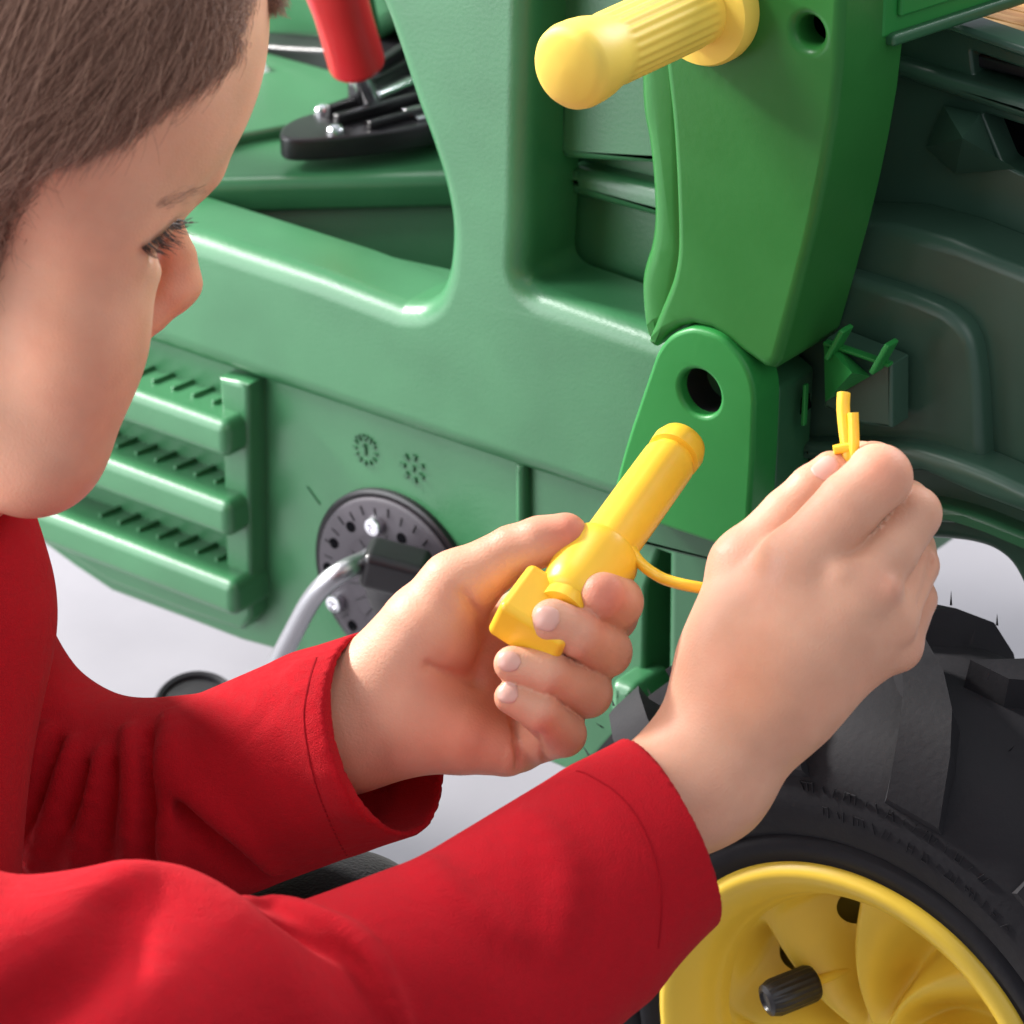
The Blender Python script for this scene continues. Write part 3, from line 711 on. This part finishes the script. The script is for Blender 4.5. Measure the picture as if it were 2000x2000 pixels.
# ------------------------------------------------------------------ the boy
HD = .945
HF = Field()                                   # head alone (hair is grown on it)
HF.ell((66, 40, HD), (455, 470, 520), k=.02)
HF.ell((20, -40, HD), (440, 480, 540), k=.02)
HF.ell((170, 400, HD-.004), (180, 200, 230), k=.018)           # temple and brow
HF.chain([(392, 330, HD+.006, 34), (336, 378, HD+.010, 24)], k=.010)    # brow ridge
HF.ell((138, 622, HD-.004), (158, 226, 180), k=.014)       # cheek
HF.chain([(60, 872, HD+.004, 104), (-200, 690, HD-.008, 120)], k=.03)  # jaw
HF.chain([(78, 880, HD+.006, 96)], k=.025)
HF.ell((-30, 560, HD+.02), (240, 300, 300), k=.02)
for dz_ in (-.030, -.022, -.014, -.006, .002, .010, .018, .026, .034):        # eye socket, cut in behind the lid
    HF.chain([(286, 497, HD+dz_, 5), (330, 492, HD+dz_, 30), (400, 478, HD+dz_, 62)], k=.006, op='sub')
HF.chain([(322, 425, HD+.030, 30), (345, 500, HD+.042, 38), (354, 552, HD+.046, 42)], k=.010)   # nose
HF.chain([(326, 580, HD+.043, 40), (300, 606, HD+.042, 36)], k=.008)
HF.chain([(255, 640, HD+.040, 34), (225, 720, HD+.038, 40)], k=.012)     # lips, hidden behind the cheek
B = Field(); B.p = list(HF.p)
B.chain([(-130, 820, HD+.02, 160), (-240, 1130, HD+.035, 165)], k=.015)                 # neck
B.chain([(-240, 1250, .99, 300), (-330, 2000, .98, 330), (-380, 2560, .97, 330)], k=.05)   # torso
# left arm (far) and hand
LW = 1.005
B.chain([(-150, 1240, 1.06, 150), (150, 1620, 1.055, 120), (480, 1520, 1.03, 112), (690, 1418, 1.008, 118)], k=.03)
B.chain([(690, 1410, LW+.001, 124), (760, 1395, LW, 118)], k=.012)
for q in [(1035, 1205, LW+.006, 62), (1050, 1290, LW+.009, 60), (1045, 1375, LW+.008, 56), (1012, 1445, LW+.001, 56)]:
    B.chain([(790, 1370, LW+.003, 96), q], k=.010)
B.chain([(760, 1330, LW-.004, 104), (840, 1230, LW-.008, 98), (895, 1150, LW-.010, 74)], k=.012)       # thenar
B.chain([(800, 1415, LW-.006, 88), (900, 1440, LW-.008, 72), (985, 1465, LW-.008, 50)], k=.012)         # hypothenar
B.chain([(890, 1150, LW-.010, 70), (1000, 1078, LW-.012, 52), (1055, 1058, LW-.014, 50), (1104, 1046, LW-.015, 45)], k=.010, root=0, kmin=.002, fall=.02)  # thumb
B.chain([(1035, 1205, LW+.006, 60), (1192, 1200, LW-.002, 54), (1204, 1176, LW-.016, 52), (1178, 1164, LW-.028, 47)], k=.009, root=0, kmin=.0019)
B.chain([(1050, 1290, LW+.009, 60), (1184, 1272, LW-.014, 50), (1130, 1236, LW-.030, 47), (1078, 1212, LW-.033, 43)], k=.009, root=0, kmin=.0019)
B.chain([(1045, 1375, LW+.008, 56), (1146, 1352, LW-.014, 49), (1068, 1312, LW-.029, 43), (1000, 1297, LW-.030, 36)], k=.009, root=0, kmin=.0019)
B.chain([(1012, 1450, LW+.000, 54), (1098, 1432, LW-.016, 45), (1050, 1388, LW-.028, 39), (998, 1362, LW-.029, 33)], k=.009, root=0, kmin=.0019)
# right arm (near) and hand
RW = .968
B.chain([(-340, 1740, .90, 160), (250, 2150, .90, 140), (700, 1945, .927, 125), (1380, 1510, RW, 128)], k=.03)
B.chain([(1370, 1520, RW, 126), (1440, 1400, RW, 138), (1500, 1310, RW-.001, 148)], k=.012)
RK = [(1560, 1098, RW-.010, 70), (1672, 1150, RW-.012, 66), (1735, 1205, RW-.006, 56), (1752, 1262, RW+.004, 46)]
for q, w0 in zip(RK, (134, 140, 130, 110)):
    B.chain([(1500, 1320, RW-.001, w0), q], k=.014)
B.chain([(1440, 1270, RW+.004, 90), (1470, 1110, RW+.008, 84)], k=.016)
B.chain([(1466, 1115, RW+.008, 82), (1545, 1012, RW+.006, 62), (1590, 958, RW+.005, 52), (1624, 922, RW+.005, 42)], k=.012, root=0, kmin=.0012, fall=.02)   # thumb
B.chain([RK[0], (1660, 985, RW-.014, 65), (1718, 932, RW-.014, 64), (1706, 915, RW+.010, 52), (1682, 905, RW+.018, 44)], k=.014, root=0, kmin=.001, fall=.018)
B.chain([RK[1], (1735, 1075, RW-.008, 60), (1784, 1004, RW-.004, 55), (1770, 985, RW+.014, 48), (1740, 975, RW+.022, 42)], k=.012, root=0, kmin=.0019, fall=.016)
B.chain([RK[2], (1790, 1105, RW+.004, 44), (1786, 1070, RW+.018, 42)], k=.010, root=0, kmin=.0019)
B.chain([RK[3], (1790, 1170, RW+.012, 40), (1780, 1130, RW+.022, 38)], k=.010, root=0, kmin=.0019)
# legs, inside the trousers
LEG = [[(-330, 2500, .98, 250), (668, 1868, 1.075, 175), (520, 2750, 1.12, 120)], [(-380, 2550, .93, 250), (330, 2480, .86, 180), (-100, 2900, 1.0, 110)]]
for c in LEG: B.chain(c, k=.03)
# skin creases
def crease(F, pts, off, rpx, k):
    out = []
    for (x, y) in pts:
        d = F.hit(x, y)
        if d is None: return
        out.append((x, y, d+off, rpx))
    return out
CR = []
for pts, off, r, k in [([(1002, 1405), (1009, 1450), (1012, 1500)], .0002, 5, .003), ([(1048, 1435), (1058, 1465), (1068, 1486)], .0002, 4, .003),
                       ([(838, 1300), (880, 1318), (930, 1330)], .0005, 3, .005), ([(905, 1160), (940, 1205), (950, 1260), (930, 1320)], .0, 3, .006),
                        
                       
                       
                        ([(1820, 1075), (1812, 1130), (1796, 1180)], .0, 3, .004)]:
    q = crease(B, pts, off, r, k)
    if q: CR.append((q, k))
for q, k in CR: B.chain(q, k=k, op='sub')
def blob(x, y, r, rad):       # a soft knuckle bump on the surface
    d = B.hit(x, y)
    if d: B.ell((x, y, d+.004), (r, r, 40), k=.006)
blob(1733, 1150, 26, 0); blob(1640, 1120, 30, 0)

SK = np.array([.68, .375, .250])
TINTS = []           # (point, radius, colour multiplier)
for x, y, rpx, mul in [(1120, 1048, 60, (1.0, .62, .58)), (1190, 1165, 62, (.92, .56, .54)), (930, 1290, 120, (.95, .74, .66)), (900, 1420, 90, (.98, .80, .76)), (1725, 900, 60, (1.02, .86, .84)),
                       (330, 570, 70, (1.0, .84, .80)), (120, 640, 150, (1.02, .92, .88)), (1735, 1140, 40, (1.02, .9, .9)), (1440, 1330, 110, (.96, .82, .72)), (800, 1290, 110, (1.04, 1.06, 1.08))]:
    d = B.hit(x, y)
    if d: TINTS.append((A(x, y, d), rr(rpx, d), np.array(mul)))
def tint(V):
    c = np.tile(SK, (len(V), 1))
    for p, r, mul in TINTS:
        w = np.exp(-(np.linalg.norm(V-p, axis=1)/r)**2)[:, None]; c = c*(1+(mul-1)*w)
    sw = scalp(V)[:, None]
    return np.clip(c*(1-sw)+np.array([.16, .065, .042])*sw, 0, 1)
# where hair grows: above the hairline (a polyline on the head, drawn in a head-fixed frame)
HL = np.array([(-700, 1100), (-60, 640), (0, 525), (22, 471), (65, 391), (91, 337), (145, 301), (199, 279), (254, 250), (308, 232), (350, 176), (405, 160), (468, 108), (490, 30), (500, -60), (500, -900)], float)
def proj(V):
    q = V-CAM; t = q@FWD; return 1000+(q@RGT)/t/K, 1000-(q@UPV)/t/K, t
def hair_dist(V):             # signed distance (px) above the hairline, >0 in the hair
    x, y, t = proj(V); P = np.stack([x, y], 1); best = np.full(len(V), 1e9); sg = np.zeros(len(V))
    for a, b in zip(HL[:-1], HL[1:]):
        ab = b-a; u = np.clip((P-a)@ab/(ab@ab), 0, 1); q = P-(a+u[:, None]*ab); dd = np.hypot(q[:, 0], q[:, 1])
        cr = ab[0]*q[:, 1]-ab[1]*q[:, 0]; m = dd < best; best = np.where(m, dd, best); sg = np.where(m, np.where(cr < 0, 1., -1.), sg)
    return best*sg
def scalp(V):
    on = np.linalg.norm(V-A(40, 60, HD), axis=1) < .13
    return np.clip((hair_dist(V)+18)/95, 0, 1)*on*.85
lo, hi = np.array([A(-700, 3000, .8), A(2000, -600, 1.15), A(1900, 800, .9), A(-700, 2900, 1.2)]).min(0)-.08, np.array([A(-700, 3000, .8), A(2000, -600, 1.15), A(1900, 800, .9), A(-600, -500, .8)]).max(0)+.08
lo[2] = max(lo[2], -.01)
PERS = sdf_obj('person', B, .0012, lo, hi, M['skin'], None, tint)
tag(PERS, 'person with brown hair in red long-sleeved shirt, crouching and holding a yellow pin', 'person')

# nails
def nail(x, y, ax, ln, wd, lift=.00012, tilt=0, F=B):
    d = F.hit(x, y)
    if d is None: return
    c = A(x, y, d); n = F.grad(c[None], .001)[0]; t = RGT*ax[0]-UPV*ax[1]+FWD*ax[2]; t = t-n*(t@n); t /= np.linalg.norm(t); b = np.cross(n, t)
    Rn = wd*.62; vs, fs = [], []; NU, NV = 12, 12
    G = []
    for i in range(NU+1):
        u = i/NU*2-1
        hw = max(0, 1-abs(u)**(2.6 if u > 0 else 3.2))**.5
        for j in range(NV+1): G.append((u, (j/NV*2-1)*max(hw, .03), max(abs(u), abs(j/NV*2-1))))
    Pn = np.array([c+t*u*ln/2+b*v*wd/2 for u, v, e in G])
    for _ in range(6): Pn = Pn-F.grad(Pn, .0005)*(F.ev(Pn))[:, None]*.9
    Gn = F.grad(Pn, .0008); e_ = np.array([g[2] for g in G])
    Pn = Pn+Gn*(.00026-.00055*np.clip(e_-.75, 0, 1)*4*.25)[:, None]
    vs = list(Pn)
    m_ = len(vs); vs += [v-n*.0007 for v in vs]
    for i in range(NU):
        for j in range(NV):
            q = i*(NV+1)+j; f = (q, q+1, q+NV+2, q+NV+1); fs.append(f); fs.append(tuple(m_+k for k in f[::-1]))
    ring = [j for j in range(NV+1)]+[i*(NV+1)+NV for i in range(1, NU+1)]+[NU*(NV+1)+j for j in range(NV-1, -1, -1)]+[i*(NV+1) for i in range(NU-1, 0, -1)]
    for a_, b_ in zip(ring, ring[1:]+ring[:1]): fs.append((a_, b_, m_+b_, m_+a_))
    return mk('fingernail', vs, fs, M['nail'], PERS, sharp=50, wn=False)
nail(1064, 1207, (-1, -.28, .2), .0092, .0080)
nail(990, 1290, (-1, -.14, .1), .0078, .0066)
nail(988, 1354, (-1, -.2, .1), .0070, .0059)
nail(1612, 912, (.7, -.7, .1), .0078, .0066)

# hair strands
random.seed(2); rs = np.random.RandomState(5)
V, N_ = None, None
co = np.empty(len(PERS.data.vertices)*3, np.float32); PERS.data.vertices.foreach_get('co', co); co = co.reshape(-1, 3).astype(float)
near = np.linalg.norm(co-A(40, 60, HD), axis=1) < .125
pool = co[near]; hd = hair_dist(pool); x_, y_, t_ = proj(pool)
nrm = HF.grad(pool, .001); facing = -(nrm@FWD)
m_ = (hd > -14) & (facing > -.35) & (x_ > -120) & (y_ > -160) & (y_ < 800)
pool = pool[m_]; hd = hd[m_]
NS, NPT = 30000, 9
wgt = np.clip((hd+14)/75, .06, 1)**1.3; pick = rs.choice(len(pool), NS, p=wgt/wgt.sum()); roots = pool[pick]+rs.normal(0, .0006, (NS, 3)); hd = hair_dist(roots)
x_, y_, t_ = proj(roots)
w = np.clip((x_-250)/230, 0, 1)[:, None]
base = np.array([-.50, -.86])*(1-w)+np.array([-.80, -.55])*w
swirl = .16*np.sin(x_*.021+y_*.013)+.12*np.sin(x_*.05-y_*.031+1)+rs.normal(0, .17, NS)*np.where(rs.rand(NS) < .1, 2.5, 1)
cs, sn = np.cos(swirl), np.sin(swirl)
dx, dy = base[:, 0]*cs-base[:, 1]*sn, base[:, 0]*sn+base[:, 1]*cs
lenpx = np.clip(rs.normal(190, 50, NS), 60, 320)
lenpx = np.minimum(lenpx, np.maximum(hd*rs.uniform(.9, 1.8, NS)+rs.uniform(6, 85, NS)*rs.rand(NS)+6, 14))
stray = rs.rand(NS) < .07
dirw = dx[:, None]*RGT+dy[:, None]*UPV
P = roots-HF.grad(roots, .001)*(HF.ev(roots)[:, None]); pts = [P.copy()]
lift = rs.uniform(.0012, .0055, NS)*np.clip(hd/70, .15, 1); 
for i in range(1, NPT):
    n = HF.grad(P, .0015); tdir = dirw-n*np.sum(dirw*n, 1)[:, None]; tdir /= np.maximum(np.linalg.norm(tdir, axis=1), .15)[:, None]
    P = P+tdir*(lenpx*K*HD/(NPT-1))[:, None]
    tgt = lift*math.sin(math.pi*min(1, .25+.75*i/(NPT-1))*.75)*np.where(stray, 2.2, 1)
    P = P-n*(HF.ev(P)-tgt)[:, None]*.9
    pts.append(P.copy())
# fringe sticking out past the forehead
NF = 1400
fx = rs.uniform(470, 520, NF); fy = rs.uniform(-120, 0, NF)
fr = []
for i in range(NF):
    a0 = A(fx[i]-30, fy[i]-20, HD+rs.uniform(-.004, .008)); a1 = A(fx[i]+rs.uniform(10, 40), fy[i]+30, HD+rs.uniform(-.004, .01)); a2 = A(fx[i]+rs.uniform(15, 55), min(fy[i]+rs.uniform(50, 110), rs.uniform(0, 38)), HD+rs.uniform(-.004, .01))
    fr.append([(1-s)**2*a0+2*s*(1-s)*a1+s*s*a2 for s in np.linspace(0, 1, NPT)])
allp = np.concatenate([np.stack(pts, 1), np.array(fr)], 0)
def strands(name, arr, r0, r1, m, parent):
    n, k, _ = arr.shape; hc_ = bpy.data.hair_curves.new(name); hc_.add_curves([k]*n)
    hc_.attributes['position'].data.foreach_set('vector', arr.reshape(-1).astype(np.float32)) if 'position' in hc_.attributes else hc_.points.foreach_set('position', arr.reshape(-1).astype(np.float32))
    ra = hc_.attributes.get('radius') or hc_.attributes.new('radius', 'FLOAT', 'POINT')
    ra.data.foreach_set('value', np.tile(np.linspace(r0, r1, k), n).astype(np.float32))
    hc_.materials.append(m); o = bpy.data.objects.new(name, hc_); COL.objects.link(o); o['wloc'] = (0., 0., 0.); setp(o, parent); return o
strands('hair', allp, .00008, .00003, M['hair'], PERS)
# eyelashes and eyebrow
ls = []
LL = [(280, 484), (292, 476), (305, 468), (318, 458), (330, 447), (342, 436), (352, 428)]
for i in range(64):
    t = rs.rand()*(len(LL)-1); k_ = min(int(t), len(LL)-2); f_ = t-k_; x = LL[k_][0]*(1-f_)+LL[k_+1][0]*f_; y = LL[k_][1]*(1-f_)+LL[k_+1][1]*f_
    d = HF.hit(x-7, y-7) or HD-.01
    l = rs.uniform(24, 48); ex, ey = x+l*rs.uniform(.6, 1.0), y+l*(rs.uniform(.3, .9) if x < 330 else rs.uniform(-.25, .45))
    a0, a1, a2 = A(x-4, y, d), A((x+ex)/2-2, (y+ey)/2+6, d+.003), A(ex, ey, d+.007)
    ls.append([(1-s)**2*a0+2*s*(1-s)*a1+s*s*a2 for s in np.linspace(0, 1, 6)])
strands('eyelashes', np.array(ls), .00016, .00004, M['lash'], PERS)
eb = []
for i in range(110):
    x = rs.uniform(318, 405); y = 392+rs.normal(0, 7)-(x-330)*.36
    d = HF.hit(x, y)
    if d is None: continue
    d2 = HF.hit(x-16, y+6) or d
    eb.append([A(x-16*s, y+6*s, d*(1-s)+d2*s-.0005*math.sin(s*3)) for s in np.linspace(0, 1, 5)])
if eb: strands('eyebrow', np.array(eb), .00003, .000015, M['hair'], PERS)

# ------------------------------------------------------------------ shirt
SH = Field()
SH.chain([(-260, 1230, .99, 330), (-340, 2000, .98, 360), (-380, 2420, .97, 370)], k=.05)
SH.chain([(-230, 1150, .99, 260), (-120, 1170, 1.04, 190)], k=.05)
SH.chain([(-130, 1180, 1.06, 180), (10, 1410, 1.07, 165), (160, 1595, 1.065, 172)], k=.022)
SH.chain([(160, 1580, 1.060, 200), (440, 1550, 1.033, 200), (640, 1470, 1.014, 206), (765, 1430, 1.002, 206)], k=.03)     # far sleeve
SH.chain([(-360, 1760, .90, 250), (-60, 2000, .885, 245), (230, 2170, .895, 240)], k=.03)
SH.chain([(180, 1950, .895, 240), (300, 1990, .900, 240)], k=.03)
SH.chain([(240, 2080, .900, 250), (560, 2010, .918, 225), (900, 1838, .940, 182), (1200, 1660, .958, 184), (1330, 1592, .965, 184), (1395, 1557, .969, 184)], k=.03)   # near sleeve
SH.chain([(1310, 1690, .962, 108), (1160, 1840, .952, 150), (980, 1980, .940, 170)], k=.03)
def cutter(F, c, dirv, arm, R, H=.05):
    Cc = A(*c); n = RGT*dirv[0]-UPV*dirv[1]+FWD*dirv[2]; n /= np.linalg.norm(n)
    def fn(P):     # solid half space past the cuff, only near the wrist
        q = P-Cc; h = q@n; r = np.linalg.norm(q-h[:, None]*n, axis=1)
        return np.maximum(np.maximum(-h, r-R), h-H)
    F.func(fn, Cc-R*1.6, Cc+R*1.6+.05, 'sub', .0012)
    return Cc, n
SH.chain([(-150, 1020, .978, 188), (-215, 1150, .985, 262)], k=.02)       # neckband reaching up under the jaw
# folds: ridges and valleys laid on the cloth
BASE = Field(); BASE.p = list(SH.p)
def fold(pts, rpx, off, k, op):
    q = []; last = None
    for (x, y) in spl(pts, 4):
        d = BASE.hit(x, y)
        if d and (last is None or abs(d-last) < .012): q.append((x, y, d+off, rpx)); last = d
    if len(q) > 3:                 # taper the fold out at both ends, smooth its depth
        n_ = len(q); dd = [p[2] for p in q]
        q = [(p[0], p[1], (dd[max(i-1, 0)]+dd[i]*2+dd[min(i+1, n_-1)])/4, p[3]*(.45+.55*min(1, 4*min(i, n_-1-i)/n_))) for i, p in enumerate(q)]
    if len(q) > 1: SH.chain(q, k=k, op=op, jk=.003)
for pts, r, off, k in [
    ([(330, 1480), (370, 1550), (430, 1610)], 26, .0026, .016), ([(590, 1330), (640, 1420), (690, 1560)], 26, .0034, .018),
    ([(250, 1725), (340, 1745), (430, 1800), (520, 1890), (600, 1990)], 34, .0032, .024),
    ([(252, 1425), (262, 1500), (258, 1600), (250, 1690)], 24, .0010, .005), ([(200, 1470), (176, 1560), (140, 1700)], 16, .0010, .006),
    ([(140, 1450), (112, 1540), (60, 1690)], 14, .0006, .006), ([(85, 1425), (62, 1500), (12, 1600)], 18, .0004, .006),
    ([(330, 1400), (345, 1500), (330, 1640), (345, 1700)], 24, .0018, .007), ([(400, 1560), (470, 1630), (530, 1700)], 20, .0018, .008),
    ([(446, 1772), (530, 1772), (610, 1796), (690, 1836), (742, 1905), (792, 2010)], 26, .0010, .0045),
   
    ([(830, 1690), (900, 1770), (1010, 1836)], 24, .0026, .009), ([(1035, 1600), (1100, 1700), (1085, 1850)], 24, .0028, .010)]:
    fold(pts, r, off, k, 'add')
for pts, r, off, k in [
    ([(286, 1440), (297, 1540), (292, 1700)], 10, .0002, .006), ([(222, 1500), (214, 1590), (200, 1690)], 9, 0, .005),
    ([(170, 1500), (150, 1560), (130, 1610)], 7, 0, .005), ([(112, 1440), (84, 1530), (40, 1660)], 9, 0, .005),
    ([(360, 1570), (430, 1650), (490, 1710)], 20, .0020, .012),
    ([(455, 1806), (540, 1814), (610, 1840), (690, 1880), (735, 1950), (775, 2030)], 11, -.0006, .005),
    ([(245, 1780), (225, 1850), (150, 1930), (20, 2010)], 30, .0030, .024)]:
    fold(pts, r, off, k, 'sub')
SH.chain([(-150, 1240, 1.06, 165), (150, 1620, 1.055, 135), (480, 1520, 1.03, 126)], k=.004)
SH.chain([(-340, 1740, .90, 178), (250, 2150, .90, 158), (700, 1945, .927, 140), (1150, 1657, .953, 141)], k=.004)
# cuffs: hem groove, open end
fc = cutter(SH, (760, 1436, 1.003), (.86, -.26, -.46), None, .048, .036)
nc = cutter(SH, (1300, 1612, .964), (.88, -.42, .28), None, .050)
SH.chain([(540, 1508, 1.023, 120), (660, 1464, 1.012, 165), (740, 1438, 1.004, 190), (840, 1405, .995, 192), (1000, 1353, .985, 192)], k=.0015, op='sub')
SH.chain([(1120, 1707, .953, 110), (1240, 1639, .960, 150), (1330, 1592, .965, 170), (1520, 1490, .976, 170)], k=.0015, op='sub')
SH.chain([(-130, 820, HD+.02, 166), (-240, 1110, HD+.034, 172)], k=.003, op='sub')
SHIRT = sdf_obj('shirt', SH, .0015, lo, hi, M['shirt'], PERS)
# cuff hem stitches
def stitch(F, pts):
    o_ = []
    for (x, y) in spl(pts, 9):
        d = F.hit(x, y)
        if d: o_.append(A(x, y, d))
    its = []
    for a, b in zip(o_[:-1], o_[1:]):
        v = b-a; l = np.linalg.norm(v)
        if l < 1e-5: continue
        nst = max(1, int(l/.0022))
        for i in range(nst):
            its.append((frame(a+v*(i+.5)/nst, Vector(v)), (.0004, .0004, .0013)))
    o = join_boxes('hem_stitch', its, M['stitch'], SHIRT); o['kind'] = 'stuff'
stitch(SH, [(1128, 1506), (1150, 1514), (1200, 1545), (1240, 1590), (1270, 1650), (1288, 1715), (1292, 1780), (1286, 1850)])
stitch(SH, [(618, 1285), (604, 1330), (594, 1400), (604, 1480), (626, 1560), (660, 1640), (690, 1690)])
# trousers
TF = Field()
for c in LEG: TF.chain([(x, y, d, r+34) for x, y, d, r in c], k=.03)
TF.chain([(-350, 2400, .975, 350), (-360, 2600, .96, 340)], k=.04)
sdf_obj('trousers', TF, .004, lo, hi, M['trousers'], PERS)

# ------------------------------------------------------------------ the yellow pin with its strap
pa, pb = A(1165, 1098, .992), A(1322, 880, 1.026)      # collar, rounded tip
PD = Vector(pb-pa).normalized(); PL_ = Vector(pb-pa).length
PIN = empty('locking_pin', tuple(pa), 'yellow plastic locking pin with round shaft and square grip, held in the left hand', 'locking pin')
pM = frame(pa, PD)
lathe('pin_shaft', [(.0078, -.004), (.0080, .002), (.0080, PL_*.5), (.0078, PL_-.006), (.0066, PL_-.0055), (.0064, PL_-.003), (.0078, PL_-.0025), (.0079, PL_+.001), (.0070, PL_+.0038), (.0050, PL_+.0056), (.002, PL_+.0066), (.0002, PL_+.0068)], pM, M['pin'], PIN, 64, 45)
lathe('pin_collar', [(.0082, .0045), (.0106, .004), (.0112, .0026), (.0112, -.001), (.0108, -.003), (.0106, -.008), (.0099, -.013), (.0088, -.0165), (.0070, -.0185), (.0005, -.0190)], pM, M['pin'], PIN, 64, 45)
tube('pin_neck', [Vector(pa)-PD*.010, Vector(pa)-PD*.022], .0072, M['pin'], PIN, 28)
gc = A(1060, 1200, .9805)
gx = Vector(PD); gy = Vector(RGT*.82-UPV*.52-FWD*.10); gy = (gy-gx*gy.dot(gx)).normalized(); gz = gx.cross(gy)
gM = Matrix(((gy.x, gz.x, gx.x, gc[0]), (gy.y, gz.y, gx.y, gc[1]), (gy.z, gz.z, gx.z, gc[2]), (0, 0, 0, 1)))
box('pin_grip', (-.0105, -.0070, -.0108), (.0105, .0070, .0085), .0022, M['pin'], PIN, gM, 5)
sp = [A(1232, 1072, .992), A(1246, 1094, .991), A(1268, 1114, .988), A(1300, 1132, .985), A(1345, 1144, .983), A(1390, 1150, .984), A(1450, 1150, .990), A(1540, 1080, .996), A(1610, 990, .990), A(1640, 940, .980), A(1652, 915, .975)]
spp = spl(sp, 6)
tube('pin_strap', spp, [(.0016, .0022) if i > 12 else (.0016, .0034-.0012*i/12) for i in range(len(spp))], M['pin'], PIN, 16)
tab = []
tube('strap_tab', spl([A(1656, 950, .973), A(1660, 925, .972), A(1664, 895, .971), A(1664, 880, .971)], 4), [(.0030, .0020)]*13, M['pin'], PIN, 20, RGT)
tube('strap_tab', spl([A(1660, 905, .971), A(1652, 850, .971), A(1647, 800, .972), A(1648, 768, .973)], 4), [(.0018, .0018)]*13, M['pin'], PIN, 16, RGT)
tube('strap_tab', spl([A(1666, 905, .970), A(1668, 870, .969), A(1667, 830, .969), A(1666, 806, .969)], 4), [(.0015, .0018)]*13, M['pin'], PIN, 16, RGT)
tube('strap_knob', [A(1628, 879, .970), A(1662, 872, .970)], [(.0013, .0013), (.0015, .0015)], M['pin'], PIN, 14)
